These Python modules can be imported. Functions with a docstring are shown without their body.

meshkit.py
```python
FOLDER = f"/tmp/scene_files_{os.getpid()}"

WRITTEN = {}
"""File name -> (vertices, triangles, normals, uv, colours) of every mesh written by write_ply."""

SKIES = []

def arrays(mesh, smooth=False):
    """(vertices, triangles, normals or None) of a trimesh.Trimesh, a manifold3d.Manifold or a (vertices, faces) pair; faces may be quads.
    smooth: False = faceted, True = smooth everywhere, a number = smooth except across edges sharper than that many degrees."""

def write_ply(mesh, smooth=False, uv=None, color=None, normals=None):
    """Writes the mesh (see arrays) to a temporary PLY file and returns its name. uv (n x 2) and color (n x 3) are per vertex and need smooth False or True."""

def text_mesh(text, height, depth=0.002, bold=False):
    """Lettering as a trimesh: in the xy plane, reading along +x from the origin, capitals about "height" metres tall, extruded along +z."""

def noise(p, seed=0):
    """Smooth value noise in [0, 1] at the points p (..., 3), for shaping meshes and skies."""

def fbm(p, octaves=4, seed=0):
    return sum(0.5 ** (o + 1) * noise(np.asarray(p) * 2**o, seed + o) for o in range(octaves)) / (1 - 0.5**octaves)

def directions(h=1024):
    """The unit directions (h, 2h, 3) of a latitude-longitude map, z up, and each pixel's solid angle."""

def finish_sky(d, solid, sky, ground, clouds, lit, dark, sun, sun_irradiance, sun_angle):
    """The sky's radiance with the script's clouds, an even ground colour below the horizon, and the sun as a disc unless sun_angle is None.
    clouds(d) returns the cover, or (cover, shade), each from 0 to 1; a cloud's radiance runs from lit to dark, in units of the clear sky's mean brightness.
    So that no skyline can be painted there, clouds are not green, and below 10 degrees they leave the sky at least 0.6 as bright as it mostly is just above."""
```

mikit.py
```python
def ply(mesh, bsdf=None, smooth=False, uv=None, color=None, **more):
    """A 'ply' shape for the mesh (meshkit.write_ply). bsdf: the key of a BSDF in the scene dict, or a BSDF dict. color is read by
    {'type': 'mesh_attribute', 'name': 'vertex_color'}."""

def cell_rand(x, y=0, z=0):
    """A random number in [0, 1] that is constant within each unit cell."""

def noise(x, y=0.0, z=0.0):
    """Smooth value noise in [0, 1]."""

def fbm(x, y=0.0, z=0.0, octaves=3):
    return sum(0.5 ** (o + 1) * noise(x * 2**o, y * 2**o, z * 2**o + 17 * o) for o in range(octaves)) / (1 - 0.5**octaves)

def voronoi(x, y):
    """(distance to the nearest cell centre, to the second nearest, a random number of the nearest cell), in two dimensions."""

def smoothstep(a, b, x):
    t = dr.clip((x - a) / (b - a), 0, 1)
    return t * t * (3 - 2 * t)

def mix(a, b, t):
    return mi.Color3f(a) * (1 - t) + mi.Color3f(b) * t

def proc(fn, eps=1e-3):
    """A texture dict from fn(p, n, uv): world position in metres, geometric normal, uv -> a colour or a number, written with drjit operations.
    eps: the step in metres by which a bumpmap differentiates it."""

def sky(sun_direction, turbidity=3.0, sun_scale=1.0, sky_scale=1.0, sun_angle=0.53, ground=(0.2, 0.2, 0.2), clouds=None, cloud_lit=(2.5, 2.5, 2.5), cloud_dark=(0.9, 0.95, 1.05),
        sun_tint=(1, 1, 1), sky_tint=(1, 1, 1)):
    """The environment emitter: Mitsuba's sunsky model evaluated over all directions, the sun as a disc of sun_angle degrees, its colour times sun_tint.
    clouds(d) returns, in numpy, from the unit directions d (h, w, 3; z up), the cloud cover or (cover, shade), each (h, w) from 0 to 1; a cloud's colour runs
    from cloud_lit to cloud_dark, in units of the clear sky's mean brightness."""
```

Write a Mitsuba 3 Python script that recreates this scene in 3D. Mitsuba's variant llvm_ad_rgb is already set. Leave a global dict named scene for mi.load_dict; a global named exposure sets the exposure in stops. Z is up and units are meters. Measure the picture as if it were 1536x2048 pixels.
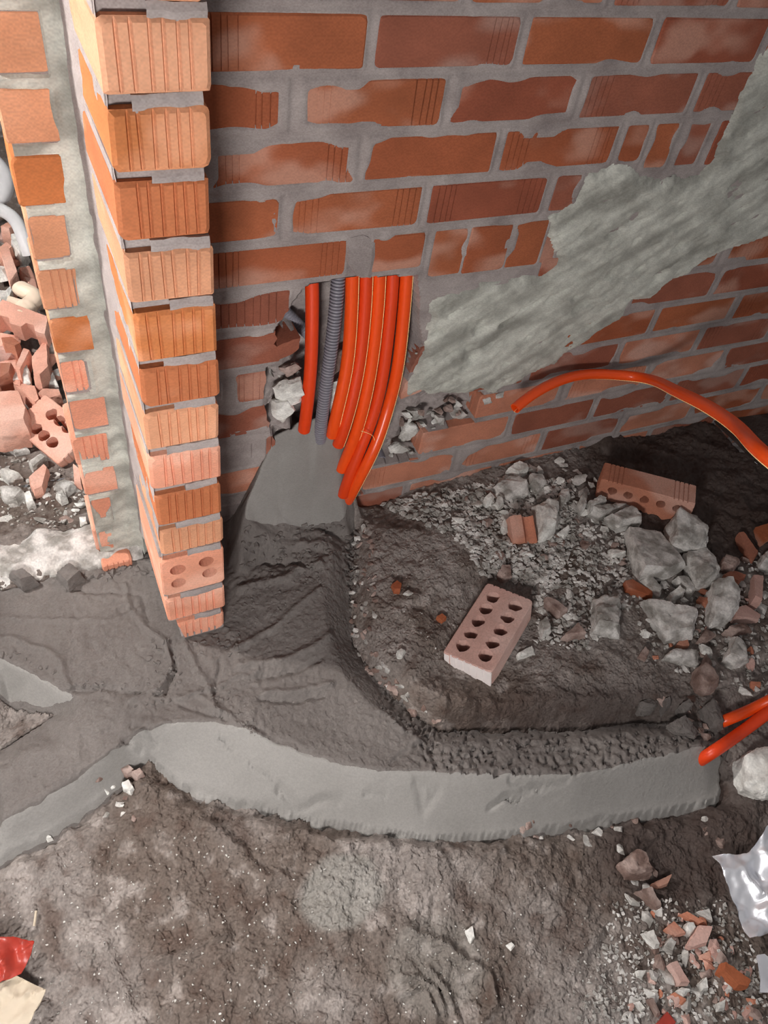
import math, random
import numpy as np, trimesh, manifold3d as m3, mitsuba as mi, drjit as dr
import mikit, meshkit
from mikit import noise, fbm, smoothstep, mix
from meshkit import fbm as nfbm
from scipy.interpolate import LinearNDInterpolator, NearestNDInterpolator, RegularGridInterpolator, CubicSpline
from scipy.ndimage import gaussian_filter, distance_transform_edt
from scipy.spatial import cKDTree
import shapely
from shapely.geometry import Polygon, LineString

T = mi.ScalarTransform4f
scene, labels = {}, {}
rng = np.random.default_rng(7)

# ---------------------------------------------------------------- camera, light, exposure
EYE = np.array([-0.4133361, -1.1289129, 1.46946842])
FOCAL = 1567.76
CAM = np.array([[0.9095814, -0.39332817, 0.13399487], [-0.21567814, -0.72252641, -0.6568398], [0.35516843, 0.56854951, -0.74202887]])  # rows: right, down, forward
scene['camera'] = {'type': 'perspective', 'fov': math.degrees(2 * math.atan(768 / FOCAL)), 'fov_axis': 'x', 'near_clip': 0.02, 'far_clip': 50,
                   'to_world': T().look_at(origin=EYE.tolist(), target=(EYE + CAM[2]).tolist(), up=(-CAM[1]).tolist())}
exposure = -0.14
scene['ambient'] = {'type': 'constant', 'radiance': {'type': 'rgb', 'value': [0.25, 0.24, 0.245]}}
LAMP_AT, LAMP_TO, LAMP_POWER = np.array([-0.66, -1.36, 0.86]), np.array([-0.30, 0.0, 0.62]), np.array([140.0, 133.0, 130.0])


# ---------------------------------------------------------------- helpers
def numbered(key):
    if key not in scene and key not in labels and not any(k.startswith(key + '__') for k in scene):
        return key
    n = 1
    while f'{key}_{n:03d}' in scene or f'{key}_{n:03d}' in labels or any(k.startswith(f'{key}_{n:03d}__') for k in scene):
        n += 1
    return f'{key}_{n:03d}'


counters = {}


def obj(name, mesh, bsdf, parent=None, smooth=False, to_world=None, shape=None):
    base = f'{parent}__{name}' if parent else name
    n = counters.get(base, 0)
    counters[base] = n + 1
    key = base if n == 0 else f'{base}_{n:03d}'
    d = dict(shape) if shape else mikit.ply(mesh, bsdf, smooth=smooth)
    if to_world is not None:
        d['to_world'] = to_world
    scene[key] = d
    return key


def thing(name):
    n = counters.get(name, 0)
    counters[name] = n + 1
    return name if n == 0 else f'{name}_{n:03d}'


def tag(key, label=None, category=None, group=None, kind=None):
    d = labels.setdefault(key, {})
    for k, v in (('label', label), ('category', category), ('group', group), ('kind', kind)):
        if v:
            d[k] = v
    return key


def ray(u, v):
    return np.array([(u - 768) / FOCAL, (v - 1024) / FOCAL, 1.0]) @ CAM


def hit(u, v, axis, val):
    d = ray(u, v)
    return EYE + d * ((val - EYE[axis]) / d[axis])


def wall(pts, y=0.0):                      # photo points -> (x, z) on the wall plane
    return np.array([hit(u, v, 1, y)[[0, 2]] for u, v in pts])


def man(mesh):
    return trimesh.Trimesh(*[np.asarray(a) for a in (mesh.to_mesh().vert_properties[:, :3], mesh.to_mesh().tri_verts)], process=False)


def hull(pts):
    return m3.Manifold.hull_points(np.ascontiguousarray(pts, dtype=np.float64))


def tube(points, radius, sides=14, step=0.008, ridges=None, caps=True, hollow=False):
    p = np.asarray(points, float)
    s = np.r_[0, np.cumsum(np.linalg.norm(np.diff(p, axis=0), axis=1))]
    cs = CubicSpline(s, p)
    n = max(4, int(s[-1] / step))
    t = np.linspace(0, s[-1], n + 1)
    c = cs(t)
    tan = cs(t, 1)
    tan /= np.linalg.norm(tan, axis=1, keepdims=True)
    a = np.zeros_like(c)
    a0 = np.cross(tan[0], [0.3, -0.9, 0.2])
    a[0] = a0 / np.linalg.norm(a0)
    for i in range(1, n + 1):
        w = a[i - 1] - tan[i] * (a[i - 1] @ tan[i])
        a[i] = w / np.linalg.norm(w)
    b = np.cross(tan, a)
    r = np.full(n + 1, radius) if ridges is None else radius + ridges(t)
    ang = np.arange(sides) * 2 * np.pi / sides
    rings = c[:, None] + r[:, None, None] * (np.cos(ang)[None, :, None] * a[:, None] + np.sin(ang)[None, :, None] * b[:, None])
    if hollow:                              # an open pipe end: turn the wall inwards
        i0 = c[0] + 0.78 * (rings[0] - c[0])
        i1 = i0 + tan[0] * 0.03
        rings = np.concatenate([[i1, i0], rings])
    k = len(rings)
    v = rings.reshape(-1, 3)
    i, j = np.meshgrid(np.arange(k - 1), np.arange(sides), indexing='ij')
    q = np.stack([i * sides + j, (i + 1) * sides + j, (i + 1) * sides + (j + 1) % sides, i * sides + (j + 1) % sides], -1).reshape(-1, 4)
    f = np.vstack([q[:, [0, 1, 2]], q[:, [0, 2, 3]]])
    cap0 = [[0, x, x + 1] for x in range(1, sides - 1)]
    o = (k - 1) * sides
    cap1 = [[o, o + x + 1, o + x] for x in range(1, sides - 1)]
    m = trimesh.Trimesh(v, np.vstack([f, cap0, cap1]), process=False)
    m.fix_normals()
    return m, c, a, b, tan, t


# ---------------------------------------------------------------- materials
def lin(r, g, b):
    return np.array([((x / 255 + 0.055) / 1.055) ** 2.4 if x > 10 else x / 255 / 12.92 for x in (r, g, b)])


def surf(name, fn, rough=0.85, bump=None, bscale=0.0, spec=0.25):
    m = {'type': 'principled', 'base_color': mikit.proc(fn) if callable(fn) else {'type': 'rgb', 'value': list(map(float, fn))}, 'roughness': rough, 'specular': spec}
    if bump:
        m = {'type': 'bumpmap', 'arbitrary': {**mikit.proc(bump, eps=6e-4)}, 'scale': bscale, 'bsdf': m}
    scene[name] = {'type': 'twosided', 'bsdf': m}


def brick_fn(base, pale, seed):
    base, pale = base.tolist(), pale.tolist()

    def f(p, n, uv):
        a = fbm(p.x * 14 + seed, p.y * 14, p.z * 14, 3)
        d = smoothstep(0.5, 0.72, fbm(p.x * 9 + 3 * seed, p.y * 9 + 5, p.z * 13, 3))
        g = noise(p.x * 420, p.y * 420, p.z * 420)
        return mix(mi.Color3f(base) * (0.72 + 0.5 * a), pale, 0.55 * d) * (0.88 + 0.24 * g)
    return f


def grain(p, n, uv):
    return fbm(p.x * 260, p.y * 260, p.z * 260, 2)


def coarse(p, n, uv):
    return fbm(p.x * 90, p.y * 90, p.z * 90, 4)


def sandy(p, n, uv):
    return 0.6 * fbm(p.x * 240, p.y * 240, p.z * 240, 2) + 0.4 * smoothstep(0.45, 0.7, fbm(p.x * 110, p.y * 110, p.z * 110, 2))


PALE = lin(190, 150, 132)
BRICKS = []
for i, (c, pl) in enumerate([((150, 84, 56), PALE), ((140, 78, 58), PALE), ((156, 90, 60), PALE), ((140, 84, 66), lin(168, 138, 126)), ((180, 120, 96), lin(204, 170, 156))]):
    surf(f'brick_clay_{i}', brick_fn(lin(*c), pl, 11.3 * i), 0.88, grain, 0.0006)
    BRICKS.append(f'brick_clay_{i}')
for i, c in enumerate([(176, 108, 64), (172, 104, 68), (192, 138, 106)]):
    surf(f'pier_clay_{i}', brick_fn(lin(*c), lin(214, 160, 128), 5.1 * i + 2), 0.85, grain, 0.0006)
surf('pier_clay_pale', brick_fn(lin(206, 142, 116), lin(226, 180, 158), 9.0), 0.88, grain, 0.0006)  # low bricks: dust, plus the overexposed light there put into the colour
surf('pink_clay', brick_fn(lin(212, 160, 140), lin(228, 194, 178), 15.0), 0.9, grain, 0.0006)
surf('dusty_clay', brick_fn(lin(188, 152, 141), lin(204, 178, 168), 40.0), 0.92, grain, 0.0006)
surf('lime_dust', lin(226, 218, 214), 0.95)
surf('dark_clay', brick_fn(lin(158, 104, 84), lin(170, 140, 126), 60.0), 0.9, grain, 0.0006)


def mortar_fn(p, n, uv):
    a = fbm(p.x * 22, p.y * 22, p.z * 22, 4)
    g = noise(p.x * 500, p.y * 500, p.z * 500)
    return mix(lin(122, 113, 111).tolist(), lin(166, 158, 154).tolist(), a) * (0.85 + 0.3 * g)


def plaster_fn(p, n, uv):
    s = p.x * 0.86 + p.z * 0.5
    q = -p.x * 0.5 + p.z * 0.86
    a = fbm(s * 6, q * 34, 3.0, 4)
    b = fbm(p.x * 30, p.y * 30, p.z * 30, 3)
    g = noise(p.x * 400, p.y * 400, p.z * 400)
    return mix(lin(138, 138, 130).tolist(), lin(196, 198, 188).tolist(), smoothstep(0.25, 0.75, 0.6 * a + 0.4 * b)) * (0.86 + 0.28 * g)


D3X, D3Y, D3S = 0.406, -0.663, -0.316                             # shade painted into the soil along the back of the mortar arm


def soil_fn(p, n, uv):
    a = fbm(p.x * 5, p.y * 5, 0.0, 4)
    b = fbm(p.x * 30 + 9, p.y * 30, p.z * 30, 4)
    g = fbm(p.x * 300, p.y * 300, p.z * 300, 3)
    c = mix(lin(104, 94, 87).tolist(), lin(132, 125, 120).tolist(), smoothstep(0.32, 0.66, a))
    c = mix(c, lin(172, 164, 158).tolist(), 0.5 * smoothstep(0.55, 0.75, b))
    c = mix(c, lin(84, 68, 60).tolist(), 0.6 * smoothstep(0.52, 0.78, 1 - b))
    e1 = dr.sqrt(dr.square((p.x + 0.135) / 0.075) + dr.square((p.y + 0.80) / 0.060))        # a dried pale heel print
    e2 = dr.sqrt(dr.square((p.x + 0.03) / 0.085) + dr.square((p.y + 0.965) / 0.075))
    c = mix(c, lin(142, 140, 134).tolist(), 0.75 * dr.maximum(smoothstep(1.15, 0.85, e1 + 0.25 * (b - 0.5)), 0.5 * smoothstep(1.15, 0.85, e2 + 0.25 * (b - 0.5))))
    w = fbm(p.x * 7 + 4, p.y * 7, 2.0, 3) * 0.5                # shade painted over dark earth at the right wall end, and by the bag
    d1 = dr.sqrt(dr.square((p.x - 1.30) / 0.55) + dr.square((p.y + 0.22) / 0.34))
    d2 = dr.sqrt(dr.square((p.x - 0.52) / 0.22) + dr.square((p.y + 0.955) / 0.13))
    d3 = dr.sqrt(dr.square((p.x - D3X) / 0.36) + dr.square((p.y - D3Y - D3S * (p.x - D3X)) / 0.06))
    painted_shade = dr.maximum(smoothstep(1.2, 0.7, d1 + w - 0.25), dr.maximum(0.95 * smoothstep(1.2, 0.6, d2 + w - 0.25), 0.85 * smoothstep(1.45, 0.2, d3 + w - 0.25)))
    return mix(c * (0.62 + 0.76 * g), lin(62, 50, 46).tolist(), 0.85 * painted_shade)


def wet_fn(p, n, uv):
    a = fbm(p.x * 10, p.y * 10, p.z * 10, 4)
    g = fbm(p.x * 380, p.y * 380, p.z * 380, 2)
    return mix(lin(92, 87, 84).tolist(), lin(120, 115, 111).tolist(), a) * (0.82 + 0.36 * g)


def smooth_fn(p, n, uv):
    a = fbm(p.x * 9, p.y * 9, p.z * 9, 4)
    g = fbm(p.x * 380, p.y * 380, p.z * 380, 2)
    return mix(lin(126, 124, 120).tolist(), lin(146, 144, 140).tolist(), a) * (0.9 + 0.2 * g)


def rock_fn(c0, c1, s):
    c0, c1 = c0.tolist(), c1.tolist()

    def f(p, n, uv):
        a = fbm(p.x * 40 + s, p.y * 40, p.z * 40, 4)
        g = noise(p.x * 350, p.y * 350, p.z * 350)
        return mix(c0, c1, smoothstep(0.3, 0.7, a)) * (0.82 + 0.36 * g)
    return f


surf('joint_mortar', mortar_fn, 0.92, grain, 0.0010)
surf('plaster', plaster_fn, 0.95, coarse, 0.003)
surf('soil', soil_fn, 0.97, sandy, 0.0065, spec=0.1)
surf('fresh_mortar', wet_fn, 0.8, sandy, 0.0026, spec=0.2)
surf('smooth_mortar', smooth_fn, 0.75, grain, 0.0008, spec=0.25)
surf('grey_rock', rock_fn(lin(136, 133, 127), lin(202, 200, 195), 1.0), 0.95, coarse, 0.003)
surf('pale_rock', rock_fn(lin(176, 174, 168), lin(222, 222, 216), 21.0), 0.95, coarse, 0.003)
surf('brown_rock', rock_fn(lin(112, 92, 84), lin(160, 142, 134), 31.0), 0.95, coarse, 0.003)
ROCKS = ['grey_rock', 'pale_rock', 'brown_rock']
surf('orange_plastic', lin(228, 78, 22), 0.32, spec=0.5)
surf('orange_plastic_dull', lin(212, 62, 18), 0.4, spec=0.5)
surf('stripe_print', lin(255, 216, 150), 0.4, spec=0.5)
surf('grey_plastic', lin(128, 126, 134), 0.4, spec=0.5)
surf('white_plastic', lin(214, 214, 214), 0.4, spec=0.5)
surf('cream_plastic', lin(240, 220, 196), 0.45, spec=0.5)
surf('red_film', lin(160, 58, 46), 0.4, spec=0.5)
surf('cream_paper', lin(186, 174, 154), 0.6)
surf('dark_metal', lin(40, 40, 42), 0.5)
scene['foil'] = {'type': 'twosided', 'bsdf': {'type': 'principled', 'base_color': {'type': 'rgb', 'value': [0.80, 0.82, 0.86]}, 'roughness': 0.3, 'metallic': 0.6, 'specular': 0.5}}

# ---------------------------------------------------------------- wall: bed joints, bricks, the chase
H = 0.0859
Z1 = 1.12                                   # first full bed joint in view


def bed(k):                                 # height of bed joint k (1 = near the top of the photo)
    return Z1 - (k - 1) * H


HOLE_PX = [(612, 574), (566, 636), (551, 659), (553, 694), (599, 676), (597, 700), (549, 728), (532, 736), (527, 800), (540, 860), (560, 900), (600, 960), (690, 990),
           (727, 990), (742, 931), (790, 924), (838, 918), (856, 864), (890, 857), (950, 846), (968, 786), (930, 779), (862, 778), (800, 800), (822, 735), (846, 690), (838, 640), (835, 553), (760, 556), (692, 558)]
hole = wall(HOLE_PX)
hole_poly = Polygon(hole).buffer(0)
PLASTER_PX = [(826, 735), (850, 690), (858, 612), (872, 588), (940, 572), (1010, 560), (1080, 548), (1112, 530), (1098, 470), (1095, 432), (1118, 424), (1150, 400), (1168, 372), (1160, 352), (1215, 338), (1235, 318),
              (1262, 330), (1280, 352), (1325, 360), (1352, 345), (1362, 358), (1400, 350), (1425, 310), (1440, 262), (1462, 236), (1478, 190), (1500, 150), (1520, 110), (1560, 60), (1640, 60), (1660, 380), (1540, 472), (1500, 486), (1455, 500),
              (1405, 522), (1375, 548), (1340, 562), (1300, 596), (1262, 604), (1240, 640), (1190, 668), (1165, 690), (1128, 706), (1112, 725), (1070, 744), (1040, 764), (1005, 772), (986, 792), (960, 778), (920, 789), (880, 783), (858, 790), (838, 780), (808, 800)]
plaster_poly = Polygon(wall(PLASTER_PX)).buffer(0)

tag('wall_back', 'orange brick wall with grey mortar joints, a rough plaster band and a broken-open chase', None, None, 'structure')
BRICK_RECTS = []                            # (x0, x1, z0, z1)
BRICK_D = 0.10
RIGHT = 2.05


def row_joints(k):
    """x of the head joints in the course under bed joint k."""
    off = {-1: 0.1123, 0: 0.0, 1: 0.1123, 2: 0.0, 3: 0.1175, 4: -0.007, 5: 0.125, 6: 0.02, 7: 0.045, 8: 0.158, 9: 0.0897, 10: 0.22, 11: 0.089, 12: 0.212, 13: 0.0885, 14: 0.212}[k]
    return [off + 0.255 * i for i in range(-1, 9)]


def brick_mesh(x0, x1, z0, z1, y0=0.0, depth=BRICK_D, grooves=(), gdepth=0.0022, gw=0.0028, clip=None, cham=0.0028, seed=0, wob=0.0012, holes=None, gtaper=0.25):
    """One fired brick: wavering rounded outline, chamfered arrises, scored grooves, front face at y0."""
    r = np.random.default_rng(seed)
    cx, cz, hx, hz = (x0 + x1) / 2, (z0 + z1) / 2, (x1 - x0) / 2, (z1 - z0) / 2
    rad = min(0.006, hx * 0.4, hz * 0.4)
    pts = []
    for sx, sz, a0 in ((1, 1, 0), (-1, 1, 90), (-1, -1, 180), (1, -1, 270)):
        rr = rad * r.uniform(0.5, 1.7)
        for a in (0, 45, 90):
            t = math.radians(a0 + a)
            pts.append((cx + sx * (hx - rr) + rr * math.cos(t) + r.normal() * wob * 0.6, cz + sz * (hz - rr) + rr * math.sin(t) + r.normal() * wob * 0.6))
    o = np.array(pts)
    inner = np.array([cx, cz]) + (o - [cx, cz]) * [1 - cham / hx, 1 - cham / hz]
    tilt = r.normal(size=2) * 0.006

    def yy(p):
        return (p[:, 0] - cx) * tilt[0] + (p[:, 1] - cz) * tilt[1]
    V = np.vstack([np.c_[inner[:, 0], y0 + yy(inner), inner[:, 1]], np.c_[o[:, 0], y0 + cham + yy(o), o[:, 1]], np.c_[o[:, 0], np.full(len(o), y0 + depth), o[:, 1]]])
    b = hull(V)
    if grooves is not None and len(grooves):
        cut = []
        for gx in grooves:
            gx = gx + r.normal() * 0.0008
            prof = np.array([(gx - gw / 2, y0 - 0.004), (gx + gw / 2, y0 - 0.004), (gx + gw * gtaper, y0 + gdepth), (gx - gw * gtaper, y0 + gdepth)])
            V = np.vstack([np.c_[prof + 0.0, np.full(4, z0 - 0.02)], np.c_[prof + [r.normal() * 0.0012, 0], np.full(4, z1 + 0.02)]])
            cut.append(hull(V))
        b = b - m3.Manifold.batch_boolean(cut, m3.OpType.Add)
    if holes:
        cut = [m3.Manifold.cylinder(0.2, rr, rr, 14).rotate([90, 0, 0]).translate([hx_, y0 + 0.09, hz_]) for hx_, hz_, rr in holes]
        b = b - m3.Manifold.batch_boolean(cut, m3.OpType.Add)
    if clip is not None:
        for g in (clip.geoms if hasattr(clip, 'geoms') else [clip]):
            cs = m3.CrossSection([np.array(g.exterior.coords)[:-1]], m3.FillRule.NonZero)
            b = b - m3.Manifold.extrude(cs, 0.5).rotate([90, 0, 0]).translate([0, 0.25, 0])
    return b


# a ragged version of the hole for cutting bricks
def ragged(poly, step, amp, seed):
    r = np.random.default_rng(seed)
    L = poly.exterior.length
    pts = []
    for s in np.arange(0, L, step):
        p = poly.exterior.interpolate(s)
        pts.append((p.x + r.normal() * amp, p.y + r.normal() * amp))
    return Polygon(pts).buffer(0)


hole_cut = ragged(hole_poly, 0.011, 0.0018, 3)
hole_cut = hole_cut if hole_cut.geom_type == 'Polygon' else max(hole_cut.geoms, key=lambda g: g.area)
J = 0.0075                                  # half a bed joint
bricks_todo = []
for k in range(-1, 15):
    zt, zb = bed(k) - J, bed(k + 1) + J
    xs = row_joints(k)
    edges = [x for x in xs if x < RIGHT + 0.1]
    spans = [(a + 0.009, b - 0.009) for a, b in zip(edges[:-1], edges[1:])]
    if k == 5:
        spans = [(-0.13, 0.112), (0.156, 0.262), (0.280, 0.352), (0.355, 0.447), (0.450, 0.528), (0.531, 0.566)]
    if k == 3:
        spans = [s for s in spans if s[0] < 0.6] + [(0.637, 0.690), (0.704, 0.760), (0.782, 0.838), (0.86, 1.1)]
    if k == 4:
        spans = [s for s in spans if s[1] < 0.51] + [(0.514, 0.572)]
    for a, b in spans:
        if b < -0.12 or a > RIGHT:
            continue
        if k == 6 and 0.25 < (a + b) / 2 < 0.6 or k == 6 and a < 0.5 < b:
            continue
        zb = bed(k + 1) + J - (0.026 if k == 5 and a > 0.27 else 0.016 if k == 3 and a > 0.69 else 0)
        r = Polygon([(a, zb), (b, zb), (b, zt), (a, zt)])
        if plaster_poly.buffer(-0.02).contains(r) or hole_poly.buffer(0.004).contains(r):
            continue
        left = r.difference(hole_cut)
        if left.area < 6e-4:
            continue
        bricks_todo.append((k, a, b, zb, zt))
groove_rng = random.Random(5)
TONES = {}
for n, (k, a, b, zb, zt) in enumerate(bricks_todo):
    g = []
    w = b - a
    mode = groove_rng.random()
    if w > 0.2 and (mode < 0.28 or (k == 3 and a < 0) or (k == 4 and abs(a) < 0.05) or k in (6, 8) and a < 0.05):
        ends = (0, 1) if mode < 0.14 or k in (3, 4) else ((0,) if mode < 0.22 else (1,))
        for e in ends:
            for q in range(4):
                g.append(a + 0.014 + 0.0115 * q if e == 0 else b - 0.014 - 0.0115 * q)
    if k in (6, 8) and a < 0.0:
        g = [x for x in np.arange(-0.115, min(b, 0.0), 0.0145)]
    if k == 6 and a > 0.9:
        g = list(np.arange(a + 0.012, b - 0.008, 0.0125))
    r = Polygon([(a, zb), (b, zb), (b, zt), (a, zt)])
    step = k in (10, 11, 12) and a > 0.2                # whole bricks left standing as steps, their ribbed ends bare
    clip = hole_cut if r.intersects(hole_cut) and not step else None
    m = brick_mesh(a, b, zb, zt, y0=float(rng.normal() * 0.0012), grooves=g, clip=clip, seed=100 + n)
    if step and r.intersects(hole_poly.buffer(0.03)):
        m = m - m3.Manifold.batch_boolean([m3.Manifold.cube([0.006, 0.006, 0.2], True).translate([a, yq, (zb + zt) / 2]) for yq in (0.02, 0.034, 0.048, 0.062, 0.076)], m3.OpType.Add)
    if m.num_tri() == 0:
        continue
    tone = int(rng.integers(0, 4))
    if k >= 9 and a < 1.0:
        tone = 4 if rng.random() < 0.65 else 3
    obj('brick', man(m), BRICKS[tone], 'wall_back', smooth=25)
    BRICK_RECTS.append((a, b, zb, zt))
# the bricks of the wall's short return left of the pier
for k in range(-1, 13):
    zt, zb = bed(k) - J, bed(k + 1) + J
    x0, x1 = (-0.392 + float(rng.normal() * 0.004), -0.315)
    g = [x0 + 0.022 + 0.011 * q for q in range(4)] if k in (0, 5, 7, 9) else []
    m = brick_mesh(x0, x1, zb, zt, y0=float(rng.normal() * 0.0012), grooves=g, seed=400 + k, gdepth=0.003, gw=0.0035)
    obj('brick', man(m), 'pier_clay_pale' if k > 6 else f'pier_clay_{2 if k % 3 else 0}', 'wall_back', smooth=25)
    BRICK_RECTS.append((x0, x1 - 0.012 - 0.010 * abs(rng.normal()), zb, zt))
# a fallen-out grooved brick end at the foot of the return
m = brick_mesh(-0.392, -0.332, 0.035, 0.092, y0=-0.042, depth=0.06, grooves=[-0.38 + 0.011 * q for q in range(5)], seed=431, gdepth=0.003, gw=0.0035)
obj('brick', man(m), 'pier_clay_pale', 'wall_back', smooth=25)

# mortar between and over the bricks: a relief in front of the wall's core
gx = np.arange(-0.388, RIGHT, 0.0035)
gz = np.arange(-0.12, 1.36, 0.0035)
X, Z = np.meshgrid(gx, gz)
sd = np.full(X.shape, 0.05)
for a, b, zb, zt in BRICK_RECTS:
    i0, i1 = np.searchsorted(gx, [a - 0.06, b + 0.06])
    j0, j1 = np.searchsorted(gz, [zb - 0.06, zt + 0.06])
    x, z = X[j0:j1, i0:i1], Z[j0:j1, i0:i1]
    dx, dz = np.maximum(a - x, x - b), np.maximum(zb - z, z - zt)
    d = np.where((dx > 0) & (dz > 0), np.hypot(np.maximum(dx, 0), np.maximum(dz, 0)), np.maximum(dx, dz))
    sd[j0:j1, i0:i1] = np.minimum(sd[j0:j1, i0:i1], d)


def poly_sd(poly, X, Y):
    """Signed distance to a polygon on a regular grid, negative inside."""
    ins = shapely.contains_xy(poly, X.ravel(), Y.ravel()).reshape(X.shape)
    h = X[0, 1] - X[0, 0]
    return np.where(ins, -distance_transform_edt(ins), distance_transform_edt(~ins)) * h


P3 = np.stack([X, np.zeros_like(X), Z], -1)
smear = np.clip((nfbm(P3 * 11, 2, 5) - 0.55) * 0.07, 0, 0.013)
corner = (X < -0.27) & (X > -0.350)
smear = np.where(corner, np.clip(0.001 + (nfbm(P3 * 14, 2, 8) - 0.5) * 0.02, 0, 0.0045), smear)
lowmess = np.exp(-(((X - 0.49) / 0.05) ** 2 + ((Z - 0.16) / 0.03) ** 2))
smear = smear + 0.02 * lowmess
fine = nfbm(P3 * 70, 3, 9) - 0.5
mid = nfbm(P3 * 25, 3, 12) - 0.5
over = -smear
top_h = np.where(sd > 0.03, 0.002 + fine * 0.004 + mid * 0.008, 0.0016 + fine * 0.003 + mid * 0.005 - 0.0035 * np.clip(sd / 0.006, 0, 1))
top_h = top_h + 0.0045 * (X < -0.30) * (sd > 0)
h = np.maximum(np.minimum(top_h, (sd - over) * 0.9 + 0.0006), -0.02)
hsd = poly_sd(hole_poly, X, Z)
deep = -0.085 + 0.075 * (nfbm(P3 * 18, 4, 21) - 0.5)
lower = np.clip((0.56 - Z) / 0.06, 0, 1) * np.clip((0.06 - X) / 0.03, 0, 1)     # lumpy mortar fill low at the left of the chase
lower2 = np.clip((0.40 - Z) / 0.04, 0, 1) * np.clip((X - 0.24) / 0.02, 0, 1)         # rubble fill on the brick steps at the right
deep = deep * (1 - lower2) + (-0.045 + 0.06 * (nfbm(P3 * 30, 4, 24) - 0.5)) * lower2
deep = deep * (1 - lower) + (-0.02 + 0.07 * (nfbm(P3 * 28, 4, 22) - 0.5)) * lower
h = np.where(hsd < 0, np.maximum(deep, -0.10) * np.clip(-hsd / 0.012 + 0.25, 0, 1) - 0.004, h)
cornerlip = np.exp(-((X + 0.300) / 0.010) ** 2)
h = h + cornerlip * 0.012 * (hsd > 0.05)


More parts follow.
